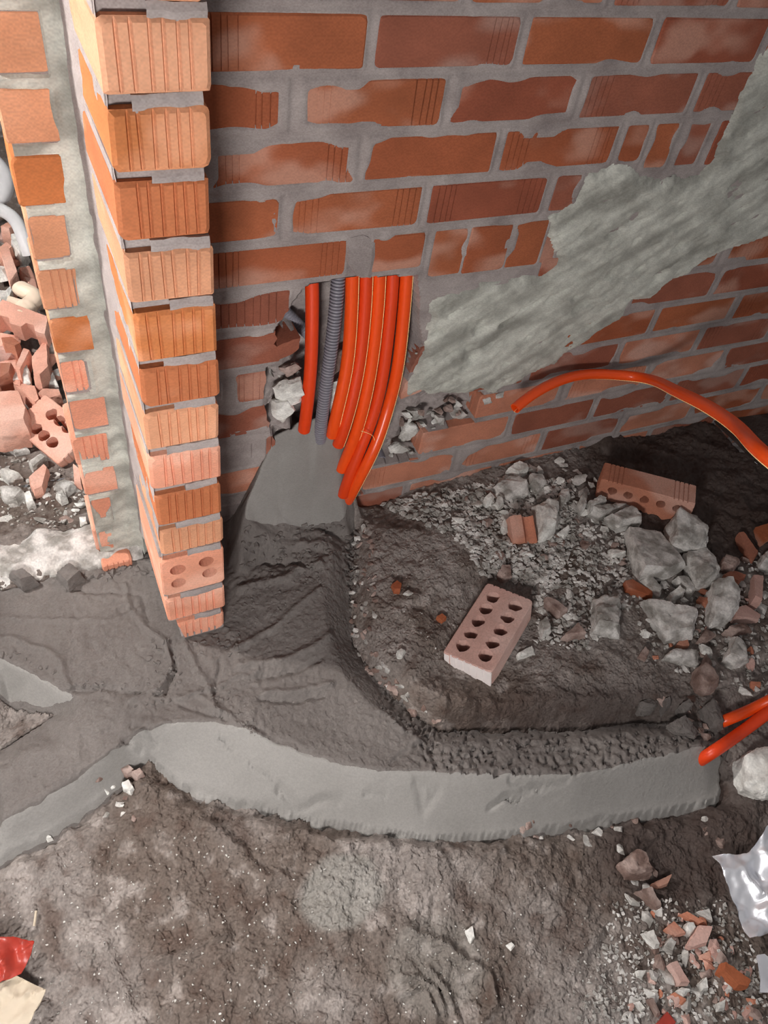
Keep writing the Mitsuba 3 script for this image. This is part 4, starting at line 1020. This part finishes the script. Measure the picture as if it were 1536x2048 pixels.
F_ = (700, 740, 0.2604)
for i, (px, y, lb, mt) in enumerate([
        (P(*F_, (410, 430), (440, 405), (500, 410), (520, 460), (460, 540), (380, 540)), 0.02, 'bright mortar lump in the lower right of the wall chase, upper of two', 'pale_rock'),
        (P(*F_, (300, 590), (370, 550), (460, 610), (400, 640), (320, 640)), 0.0, 'bright mortar lump in the lower right of the wall chase, lower of two', 'pale_rock'),
        (P(*F_, (660, 350), (720, 350), (710, 440), (665, 450)), 0.02, 'upright stone on the brick ledge of the chase', 'grey_rock'),
        (P(*F_, (655, 310), (690, 290), (710, 320), (690, 345)), 0.03, 'round stone above the upright stone on the brick ledge', 'brown_rock'),
        (P(*F_, (760, 310), (820, 260), (900, 340), (860, 380), (790, 370)), 0.03, 'grey lump at the right end of the brick ledge by the grooved brick end', 'grey_rock'),
        (P(*F_, (430, 300), (540, 300), (560, 360), (480, 390)), 0.04, 'grey lump at the left end of the brick ledge beside the orange bundle', 'grey_rock'),
        (P(*F_, (390, 660), (500, 650), (530, 690), (380, 715)), 0.02, 'flat pale lump on the lowest brick step of the chase', 'pale_rock'),
        (P(*F_, (520, 410), (560, 400), (580, 425), (540, 440)), 0.02, 'small white stone at the left of the brick ledge', 'pale_rock'),
        (P(*F_, (600, 440), (640, 430), (655, 450), (620, 465)), 0.015, 'small grey stone left of the upright stone on the ledge', 'grey_rock'),
        (P(*F_, (750, 210), (780, 200), (795, 215), (770, 232)), 0.05, 'little round stone under the torn plaster edge in the chase', 'pale_rock'),
        (P(*F_, (480, 650), (520, 600), (530, 640), (500, 670)), 0.03, 'small stone at the step of the lowest brick', 'grey_rock'),
        ([(545, 775), (575, 755), (605, 770), (600, 805), (560, 815)], 0.0, 'greenish white mortar lump left of the single orange pipe', 'pale_rock'),
        ([(570, 765), (600, 755), (608, 790), (585, 800)], -0.004, 'smooth white mortar lump touching the single orange pipe', 'pale_rock'),
        ([(545, 800), (575, 795), (590, 820), (565, 845), (545, 830)], -0.004, 'cracked white mortar lump at the lower left of the chase', 'pale_rock'),
        ([(560, 735), (590, 722), (606, 735), (575, 755)], 0.01, 'small brownish mortar lump in the left side of the chase', 'brown_rock'),
        ([(662, 770), (680, 755), (676, 800), (664, 830), (658, 815)], 0.02, 'dusty white lump between the corrugated conduit and the orange bundle', 'pale_rock'),
        ([(668, 715), (684, 700), (684, 735), (670, 748)], 0.035, 'brown lump between the corrugated conduit and the orange bundle', 'brown_rock')]):
    ledge_chunk(px, y, 0.018, mt, lb, seed=i)
# grey lumps plugging the small hole at the right of the ledge
for i, px in enumerate([P(*F_, (1000, 220), (1070, 200), (1090, 250), (1020, 270)), P(*F_, (1100, 180), (1180, 160), (1170, 210), (1110, 220)), P(*F_, (1040, 150), (1120, 130), (1130, 180))]):
    ledge_chunk(px, 0.002, 0.012, 'grey_rock', ['crumbling mortar lump right of the grooved brick end, lowest of three', 'crumbling mortar lump right of the grooved brick end, rightmost of three', 'crumbling mortar lump right of the grooved brick end, topmost of three'][i], seed=40 + i)

# ---------------------------------------------------------------- the passage behind: rubble heap
G_, I_ = (0, 240, 0.2247), (0, 580, 0.293)
t = thing('loose_brick')
g = ground_hit(98, 870, 0.04)
obj('body', man(holed_brick(0.16, 0.11, 0.07, nx=3, ny=2, r=0.0145, seed=31)), 'pink_clay', t, smooth=25, to_world=pose(rot_zyx(-58, 10, 22), g + [0.01, 0, 0.02]))
tag(t, 'orange brick showing four round holes, in the passage beside the left brick return', 'brick')
LEFT = [
    ('brick_shard', P(*I_, (-120, 740), (150, 740), (215, 890), (200, 980), (0, 1010), (-120, 1000)), .06, 'pink_clay', 'large flat pinkish brown slab in the passage at the left edge'),
    ('brick_shard', P(*I_, (80, 640), (250, 690), (285, 800), (255, 820), (150, 720)), .03, 'pink_clay', 'pointed pink shard above the four-hole brick'),
    ('brick_shard', P(*I_, (220, 500), (330, 345), (345, 600), (290, 670), (240, 650)), .05, 'pink_clay', 'leaf shaped pink shard leaning beside the left brick return'),
    ('brick_shard', P(*I_, (120, 590), (170, 430), (215, 440), (150, 620)), .04, 'pink_clay', 'narrow pink shard left of the leaf shaped one'),
    ('mortar_chunk', P(*I_, (140, 600), (180, 520), (205, 560), (210, 640), (160, 640)), .03, 'pale_rock', 'white lump below the narrow pink shard'),
    ('mortar_chunk', P(*I_, (320, 660), (370, 590), (400, 660)), .03, 'pale_rock', 'white lump wedged at the edge of the left brick return'),
    ('brick_shard', P(*I_, (270, 760), (300, 725), (420, 720), (430, 760), (330, 800)), .04, 'pink_clay', 'pale pink shard right above the four-hole brick'),
    ('brick_shard', P(*I_, (0, 560), (100, 545), (80, 610), (0, 650), (-60, 620)), .04, 'dark_clay', 'dark red shard at the left edge above the big slab'),
    ('brick_shard', P(*I_, (20, 370), (90, 350), (150, 410), (120, 450), (40, 430)), .04, 'brick_clay_4', 'orange shard in the heap at the left edge below the scalloped piece'),
    ('brick_shard', P(*G_, (20, 1240), (100, 1220), (175, 1420), (100, 1500)), .05, 'pink_clay', 'grooved brick end piece in the heap left of the cream fitting'),
    ('brick_shard', P(*G_, (20, 1180), (70, 1140), (130, 1200), (90, 1240), (0, 1240)), .04, 'pink_clay', 'brick crumb on top of the grooved end piece'),
    ('mortar_chunk', P(*G_, (100, 1100), (200, 1060), (245, 1160), (190, 1250), (130, 1200)), .05, 'pale_rock', 'white lump with a hollow below the grey tubes'),
    ('mortar_chunk', P(*G_, (60, 1560), (110, 1530), (130, 1600), (90, 1690)), .04, 'pale_rock', 'pale lump left of the cream fitting'),
    ('brick_shard', P(*G_, (20, 1040), (130, 950), (180, 990), (100, 1060)), .05, 'pink_clay', 'pink shard just under the lower grey tube'),
    ('mortar_chunk', P(*G_, (290, 1760), (330, 1720), (390, 1800), (330, 1810)), .03, 'pale_rock', 'white chip below the cream fitting at the edge of the return'),
    ('brick_shard', P(*I_, (200, 1320), (310, 1205), (335, 1230), (300, 1390), (240, 1410)), .03, 'pink_clay', 'brown shard in front of the four-hole brick'),
    ('mortar_chunk', P(*I_, (195, 1190), (290, 1145), (330, 1180), (230, 1250)), .03, 'grey_rock', 'grey lump under the near corner of the four-hole brick'),
    ('mortar_chunk', P(*I_, (0, 1260), (60, 1240), (160, 1290), (60, 1320)), .03, 'pale_rock', 'flat pale lump at the left edge in front of the slab'),
    ('mortar_chunk', P(*I_, (0, 1380), (110, 1355), (185, 1400), (120, 1455), (20, 1440)), .03, 'grey_rock', 'flat grey lump at the left edge on the passage floor'),
    ('mortar_chunk', P(*I_, (170, 1420), (215, 1395), (245, 1470), (190, 1490)), .03, 'pale_rock', 'rounded pale stone on the passage floor'),
    ('mortar_chunk', P(*I_, (380, 1410), (440, 1395), (465, 1430), (420, 1455)), .03, 'pale_rock', 'bright white stone on the passage floor beside the return'),
    ('mortar_chunk', P(*I_, (370, 1340), (450, 1310), (520, 1350), (450, 1400)), .03, 'grey_rock', 'grey lump behind the bright white stone'),
    ('mortar_chunk', P(*I_, (30, 1060), (120, 1050), (200, 1090), (100, 1110)), .02, 'grey_rock', 'thin grey flake in front of the pinkish brown slab'),
    ('brick_shard', P(*I_, (505, 1220), (555, 1260), (560, 1350), (510, 1340)), .03, 'pink_clay', 'pink shard right at the foot of the return'),
    ('mortar_chunk', P(*I_, (545, 1590), (600, 1580), (605, 1620), (555, 1630)), .03, 'pale_rock', 'white stone at the lowest corner of the return'),
    ('mortar_chunk', P(*I_, (380, 1960), (480, 1880), (570, 1960), (470, 2040)), .03, 'fresh_mortar', 'angular mortar slab on the wet mortar below the sill'),
    ('mortar_clod', P(*I_, (60, 1960), (170, 1930), (260, 1990), (150, 2030)), .03, 'fresh_mortar', 'mortar clod below the sill at the left edge'),
]
for i, (nm, px, hh, mt, lb) in enumerate(LEFT):
    chunk(nm, px, hh, mt, lb, 'rubble', seed=200 + i, amp=0.05 if nm == 'brick_shard' else 0.13, top=0.85 if nm == 'brick_shard' else 0.7, lift=0.03 if px[0][1] < 830 else 0.0)
# scalloped broken brick: two half holes along its near edge
t = thing('brick_piece')
g = ground_hit(50, 660, 0.06)
sc = m3.Manifold.cube([0.15, 0.06, 0.07], True)
for x in (-0.035, 0.03):
    sc = sc - m3.Manifold.cylinder(0.2, 0.020, 0.020, 6, True).translate([x, -0.032, 0])
sc = sc ^ hull(np.array([(-.07, -.03, -.035), (-.075, .03, -.03), (.07, .028, -.035), (.075, -.03, -.03), (-.07, -.028, .03), (-.06, .03, .035), (.06, .025, .03), (.074, -.03, .034)]))
obj('body', man(sc), 'pink_clay', t, smooth=20, to_world=pose(rot_zyx(-32, 8, 18), g + [0, 0, 0.02]))
tag(t, 'broken pink brick with two scalloped half holes, in the passage heap', 'brick')
# cream pipe fitting: an elbow with a collar and a small branch
t = thing('pipe_fitting')
e0, e1, e2 = [ground_hit(u, v, 0.09) for u, v in ((40, 575), (68, 592), (44, 632))]
dd = (e2 - e1) / np.linalg.norm(e2 - e1)
m, *_ = tube([e0, e0 * 0.45 + e1 * 0.55, e1, e1 * 0.5 + e2 * 0.5, e2], 0.022, 18, 0.006)
obj('elbow', m, 'cream_plastic', t, smooth=50)
m, *_ = tube([e2 - dd * 0.035, e2 - dd * 0.01, e2 + dd * 0.012], 0.027, 18, 0.006)
obj('collar', m, 'cream_plastic', t, smooth=50)
br = e2 - dd * 0.04
m, *_ = tube([br, br + [-0.03, 0.012, 0.008], br + [-0.045, 0.018, 0.012]], 0.014, 14, 0.006)
obj('branch', m, 'cream_plastic', t, smooth=50)
tag(t, 'cream plastic elbow pipe fitting lying on the heap in the passage', 'pipe fitting')
# grey-white tubes
tb = [ground_hit(u, v, l) for u, v, l in ((-60, 300, .12), (-15, 318, .14), (8, 345, .14), (12, 380, .14), (-4, 402, .13), (-40, 410, .12))]
m, *_ = tube(tb, 0.021, 18, 0.012)
obj('plastic_tube', m, 'white_plastic', smooth=50)
tag('plastic_tube', 'bent grey-white plastic tube at the left edge, upper of two', 'pipe')
tb = [ground_hit(u, v, l) for u, v, l in ((-50, 410, .10), (-10, 416, .12), (22, 432, .12), (44, 468, .10), (58, 510, .06))]
m, *_ = tube(tb, 0.019, 18, 0.012)
k = obj('plastic_tube', m, 'white_plastic', smooth=50)
tag(k, 'bright white plastic tube curving behind the left return, lower of two', 'pipe')

# ---------------------------------------------------------------- scattered small rubble
random.seed(3)
TEMPL = []
for i in range(14):
    r = np.random.default_rng(900 + i)
    V = r.normal(size=(12, 3))
    V = V / np.linalg.norm(V, axis=1, keepdims=True) * (0.42 + 0.16 * r.random((12, 1))) * [1, 0.75, 0.5]
    TEMPL.append(lump(V, 1.0, 0.10, 900 + i, 0.30))
PLY = {(i, mt): mikit.ply(TEMPL[i], mt, smooth=25) for i in range(14) for mt in ROCKS + ['brick_clay_4', 'dusty_clay', 'pink_clay']}


def inside(poly):
    x0, y0, x1, y1 = poly.bounds
    while True:
        p = (random.uniform(x0, x1), random.uniform(y0, y1))
        if shapely.contains_xy(poly, *p):
            return p


def scatter(name, zone, count, size, mats, label, category, group, deep=0.25, lift=0.0):
    poly = Polygon(zone)
    for _ in range(count):
        u, v = inside(poly)
        g = ground_hit(u, v, lift)
        s = random.uniform(*size)
        a, b, c = random.uniform(0, 360), random.uniform(-35, 35), random.uniform(-35, 35)
        z = g[2] + s * (0.25 - deep)
        mt = random.choice(mats)
        k = obj('brick_crumb' if 'clay' in mt else 'stone_chip' if name == 'brick_crumb' else name, None, None, shape=PLY[(random.randrange(14), mt)], to_world=T().translate([float(g[0]), float(g[1]), float(z)]).rotate([0, 0, 1], a).rotate([1, 0, 0], b).rotate([0, 1, 0], c).scale(s))
        tag(k, f'{SHADE[mt]} {label}', category, group)


SHADE = {'grey_rock': 'grey', 'pale_rock': 'whitish', 'brown_rock': 'brownish', 'brick_clay_4': 'pink', 'pink_clay': 'pale pink', 'dusty_clay': 'dusty reddish'}


def ledge_scatter(zone, count, size, label, group):
    poly = Polygon(zone)
    for _ in range(count):
        u, v = inside(poly)
        g = hit(u, v, 1, random.uniform(0.012, 0.045))
        mt = random.choice(['grey_rock', 'pale_rock', 'brown_rock'])
        k = obj('stone_chip', None, None, shape=PLY[(random.randrange(14), mt)], to_world=T().translate(g.tolist()).rotate([0, 0, 1], random.uniform(0, 360)).rotate([1, 0, 0], random.uniform(0, 360)).scale(random.uniform(*size)))
        tag(k, f'{SHADE[mt]} {label}', 'rubble', group)


ledge_scatter([(800, 840), (850, 800), (915, 795), (945, 840), (900, 850), (845, 862), (835, 910), (760, 925), (775, 890)], 34, (.012, .030), 'stone chip lying on the brick steps low in the wall chase', 'stone chips on the brick steps')
ledge_scatter([(540, 735), (600, 720), (608, 815), (570, 840), (540, 820)], 10, (.012, .03), 'mortar bit in the left side of the wall chase', 'mortar bits left in the chase')
GR, MIXED = ['grey_rock', 'grey_rock', 'pale_rock', 'brown_rock'], ['grey_rock', 'pale_rock', 'brown_rock', 'brick_clay_4', 'dusty_clay']
scatter('stone_chip', [(850, 985), (1000, 945), (1110, 915), (1190, 940), (1190, 1000), (1150, 1090), (1060, 1140), (960, 1100)], 72, (.018, .05), GR, 'stone chip in the rubble strip along the foot of the right wall', 'rubble', 'small stones along the wall foot')
scatter('stone_chip', [(1110, 1000), (1240, 1020), (1260, 1140), (1250, 1230), (1180, 1290), (1070, 1290), (1075, 1200), (1080, 1080)], 62, (.016, .042), GR, 'stone chip between the ten-hole brick and the big coated slab', 'rubble', 'small stones in the middle of the rubble')
scatter('stone_chip', [(1290, 1180), (1420, 1150), (1536, 1100), (1536, 1400), (1450, 1380), (1400, 1340), (1300, 1320), (1250, 1250)], 46, (.02, .05), MIXED, 'chip in the dim rubble towards the right edge', 'rubble', 'rubble bits at the right')
scatter('stone_chip', [(1285, 1830), (1400, 1810), (1450, 1870), (1500, 1950), (1536, 2047), (1240, 2047), (1290, 1930)], 84, (.012, .034), MIXED, 'rubble chip in the bottom right corner below the silver bag', 'rubble', 'chips in the bottom right corner')
scatter('stone_chip', [(0, 900), (60, 930), (150, 960), (175, 1040), (100, 1050), (0, 1040)], 26, (.016, .04), GR, 'stone on the passage floor behind the concrete sill', 'rubble', 'stones on the passage floor')
scatter('brick_crumb', [(-40, 480), (20, 440), (60, 520), (110, 680), (130, 800), (60, 820), (-40, 780)], 40, (.04, .10), ['pink_clay', 'pink_clay', 'dusty_clay', 'pale_rock'], 'brick bit in the rubble heap of the passage', 'rubble', 'brick bits in the passage heap', lift=0.03)
scatter('mortar_crumb', [(705, 1040), (745, 1050), (750, 1200), (745, 1290), (800, 1370), (860, 1420), (880, 1440), (850, 1445), (790, 1400), (725, 1330), (705, 1290), (695, 1180)], 74, (.012, .026), ['brown_rock', 'brown_rock', 'grey_rock'], 'clod on the bank of the trench right of the wet mortar', 'clod', 'clods along the trench bank')
scatter('stone_chip', [(1030, 1640), (1250, 1640), (1420, 1620), (1500, 1660), (1420, 1700), (1290, 1790), (1200, 1700), (1050, 1690)], 22, (.012, .032), ['brown_rock', 'grey_rock'], 'stone in the shade in front of the right end of the mortar arm', 'rubble', 'stones before the mortar arm')
scatter('mortar_crumb', [(1290, 1395), (1420, 1380), (1450, 1430), (1430, 1490), (1330, 1440)], 18, (.016, .035), ['brown_rock'], 'clod between the mortar arm and the rounded cobble', 'clod', 'clods behind the mortar arm')
scatter('stone_chip', [(190, 1560), (270, 1520), (300, 1560), (270, 1640), (210, 1640)], 10, (.008, .020), GR, 'small stone in the corner under the fork of the mortar', 'rubble', 'stones in the mortar fork')


def gravel(name, zones, label, mats):
    """Grit too fine to count: one mesh."""
    parts = []
    r = np.random.default_rng(77)
    base = [trimesh.Trimesh(*(lambda m: (m.vertices, m.faces))(man(hull((lambda V: V / np.linalg.norm(V, axis=1, keepdims=True) * 0.5 * [1, .8, .6])(r.normal(size=(9, 3)))))), process=False) for _ in range(10)]
    for zone, count, size in zones:
        poly = Polygon(zone)
        for _ in range(count):
            u, v = inside(poly)
            g = ground_hit(u, v)
            s = random.uniform(*size)
            m = base[random.randrange(10)]
            a = random.uniform(0, 6.28)
            R = np.array([[math.cos(a), -math.sin(a), 0], [math.sin(a), math.cos(a), 0], [0, 0, 1]])
            parts.append(trimesh.Trimesh(np.array(m.vertices) @ R.T * s + g + [0, 0, s * 0.1], m.faces, process=False))
    obj(name, trimesh.util.concatenate(parts), mats)
    tag(name, label, 'gravel', None, 'stuff')


gravel('gravel', [([(760, 1010), (860, 985), (1000, 960), (1150, 960), (1150, 1090), (1100, 1180), (960, 1150), (930, 1090), (850, 1050)], 1700, (.006, .024)),
                  ([(1060, 1080), (1250, 1030), (1290, 1180), (1180, 1300), (1070, 1290)], 850, (.006, .022)), ([(1260, 1180), (1536, 1100), (1536, 1390), (1300, 1330)], 420, (.006, .02))],
       'fine pale gravel strewn between the right wall and the mound', 'grey_rock')
gravel('grit', [([(0, 1780), (300, 1640), (700, 1740), (1200, 1780), (1300, 2047), (0, 2047)], 700, (.002, .006)), ([(1230, 1800), (1450, 1800), (1536, 1950), (1536, 2047), (1150, 2047)], 800, (.004, .013)),
                ([(760, 1060), (930, 1090), (960, 1160), (900, 1330), (800, 1300)], 130, (.002, .006)), ([(0, 900), (170, 950), (180, 1060), (0, 1050)], 220, (.004, .012))],
       'tiny grit scattered over the trodden soil of the foreground', 'grey_rock')


def crumbs(zones):
    parts = []
    for zone, count, size in zones:
        poly = Polygon(zone)
        for _ in range(count):
            u, v = inside(poly)
            g = ground_hit(u, v)
            m = TEMPL[random.randrange(14)]
            sc, a = random.uniform(*size), random.uniform(0, 6.28)
            R = np.array([[math.cos(a), -math.sin(a), 0], [math.sin(a), math.cos(a), 0], [0, 0, 1]])
            parts.append(trimesh.Trimesh(np.array(m.vertices) @ R.T * sc + g + [0, 0, sc * 0.02], m.faces, process=False))
    k = obj('crumbs', trimesh.util.concatenate(parts), 'fresh_mortar', 'wet_mortar', smooth=25)
    tag(k, kind='stuff')


crumbs([([(485, 1050), (700, 1045), (690, 1130), (600, 1160), (480, 1130)], 110, (.006, .022)), ([(690, 1060), (720, 1060), (715, 1200), (690, 1180)], 60, (.008, .024)), ([(300, 1270), (360, 1280), (360, 1400), (250, 1420), (290, 1380)], 60, (.005, .016)),
        ([(400, 1380), (460, 1370), (540, 1480), (480, 1460)], 40, (.004, .012)), ([(120, 1120), (300, 1110), (310, 1150), (130, 1170)], 40, (.008, .028)), ([(380, 1280), (480, 1260), (480, 1310), (400, 1310)], 40, (.005, .015)),
        ([(480, 1180), (640, 1120), (650, 1160), (500, 1260)], 60, (.004, .012)), ([(0, 1290), (140, 1350), (280, 1370), (280, 1390), (130, 1380), (0, 1310)], 40, (.004, .014)), ([(520, 860), (560, 840), (640, 826), (560, 870)], 30, (.006, .016)),
        ([(750, 1400), (850, 1470), (840, 1490), (780, 1440)], 30, (.004, .012)), ([(860, 1482), (1380, 1476), (1380, 1490), (1150, 1500), (860, 1500)], 70, (.004, .010))])

# ---------------------------------------------------------------- rubbish: silver bag, red and cream wrapper, straw
def sheet(px, z, amp, seed, res=0.006, fold=14, thick=0.0012):
    """A crumpled sheet with the photographed outline, lying on the ground: front and back skins."""
    o = np.array([ground_hit(u, v, z)[:2] for u, v in px])
    poly = Polygon(o).buffer(0)
    x0, y0, x1, y1 = poly.bounds
    GX, GY = np.meshgrid(np.arange(x0 - res, x1 + 2 * res, res), np.arange(y0 - res, y1 + 2 * res, res))
    g3 = np.stack([GX, GY, GX * 0], -1)
    n1 = np.abs(nfbm(g3 * fold, 3, seed) - 0.5) * 2
    n2 = np.abs(nfbm(g3 * fold * 2.3 + 7, 2, seed + 1) - 0.5) * 2
    gz = np.array([ground(x, y) for x, y in zip(GX.ravel(), GY.ravel())]).reshape(GX.shape)
    gz = gaussian_filter(gz, 4)
    Zs = gz + z + amp * (1 - n1) + amp * 0.35 * (1 - n2)
    ins = shapely.contains_xy(poly, GX.ravel(), GY.ravel()).reshape(GX.shape)
    # pull the rim vertices to the outline so that it stays clean
    rim = ~ins & (poly_sd(poly, GX, GY) < res * 1.6)
    for i, j in zip(*np.nonzero(rim)):
        p = shapely.ops.nearest_points(poly, shapely.Point(GX[i, j], GY[i, j]))[0]
        GX[i, j], GY[i, j] = p.x, p.y
    a = grid_mesh(GX, GY, Zs, keep=ins | rim)
    b = grid_mesh(GX, GY, Zs - thick, keep=ins | rim)
    b.invert()
    return trimesh.util.concatenate([a, b])


import shapely.ops
k = obj('silver_bag', sheet([(1411, 1722), (1480, 1718), (1494, 1700), (1512, 1668), (1545, 1640), (1640, 1640), (1640, 1880), (1536, 1868), (1500, 1884), (1480, 1886), (1466, 1850), (1448, 1800)], 0.012, 0.034, 5, res=0.004, fold=17), 'foil', smooth=35)
tag(k, 'crumpled silver foil bag at the right edge', 'bag')
k = obj('silver_bag', sheet([(1502, 1915), (1520, 1912), (1545, 1935), (1640, 1950), (1640, 1995), (1536, 1990), (1512, 1988)], 0.012, 0.016, 9), 'foil', smooth=35)
tag(k, 'small shiny silver scrap at the right edge below the foil bag', 'bag')
t = thing('wrapper')
kr = obj('red_part', sheet([(-60, 1890), (40, 1886), (74, 1888), (66, 1920), (48, 1955), (10, 1975), (-60, 1990)], 0.006, 0.035, 15, res=0.004, fold=20), 'red_film', t, smooth=35)
kc = obj('cream_part', sheet([(-60, 1985), (8, 1972), (40, 1958), (100, 1987), (84, 2015), (62, 2060), (-60, 2080)], 0.004, 0.024, 17, res=0.004, fold=20), 'cream_paper', t, smooth=35)
tag(kr, 'red film'), tag(kc, 'cream paper')
tag(t, 'crumpled red and cream wrapper in the bottom left corner', 'wrapper')
a, b = ground_hit(72, 1822, 0.006), ground_hit(68, 1852, 0.006)
m, *_ = tube([a, a * 0.5 + b * 0.5 + [0.0005, 0, 0.001], b], 0.0022, 8, 0.006)
obj('straw_bit', m, 'cream_paper', smooth=50)
tag('straw_bit', 'short white sliver on the soil above the red wrapper', 'straw')

# ---------------------------------------------------------------- the work lamp that lights the corner (stands behind the camera's left)
fw = (LAMP_TO - LAMP_AT) / np.linalg.norm(LAMP_TO - LAMP_AT)
lk = T().look_at(origin=LAMP_AT.tolist(), target=LAMP_TO.tolist(), up=[0, 0, 1])
t = thing('work_lamp')
pane = trimesh.Trimesh([[-.125, -.09, 0], [.125, -.09, 0], [.125, .09, 0], [-.125, .09, 0]], [[0, 1, 2], [0, 2, 3]], process=False)
obj('lens', pane, 'dark_metal', t, to_world=lk)
scene[t + '__lens']['emitter'] = {'type': 'area', 'radiance': {'type': 'rgb', 'value': LAMP_POWER.tolist()}}
hb = m3.Manifold.cube([0.28, 0.21, 0.06], True).translate([0, 0, -0.032]) + m3.Manifold.cube([0.03, 0.03, 0.05], True).translate([0, -0.11, -0.03])
obj('housing', man(hb), 'dark_metal', t, to_world=lk)
leg = trimesh.creation.cylinder(0.012, LAMP_AT[2] - 0.06, sections=14)
leg.apply_translation([LAMP_AT[0] - fw[0] * 0.03, LAMP_AT[1] - fw[1] * 0.03, (LAMP_AT[2] - 0.06) / 2])
obj('pole', leg, 'dark_metal', t)
base = trimesh.creation.cylinder(0.12, 0.02, sections=28)
base.apply_translation([LAMP_AT[0] - fw[0] * 0.03, LAMP_AT[1] - fw[1] * 0.03, 0.012])
obj('foot', base, 'dark_metal', t)
tag(t, 'work lamp on a pole behind the camera, left of the view', 'lamp')

# ---------------------------------------------------------------- a bulb added to brighten the passage, standing in for daylight
t = thing('added_bulb')
bulb = trimesh.creation.icosphere(3, 0.05)
bulb.apply_translation([-1.25, 0.30, 1.55])
obj('globe', bulb, 'white_plastic', t, smooth=True)
scene[t + '__globe']['emitter'] = {'type': 'area', 'radiance': {'type': 'rgb', 'value': [1400.0, 1320.0, 1270.0]}}
m, *_ = tube([[-1.25, 0.30, 1.61], [-1.25, 0.30, 2.0], [-1.25, 0.30, 2.6]], 0.006, 10, 0.05)
obj('cord', m, 'dark_metal', t)
tag(t, 'added bulb in the passage, left of the view, standing in for daylight', 'lamp')
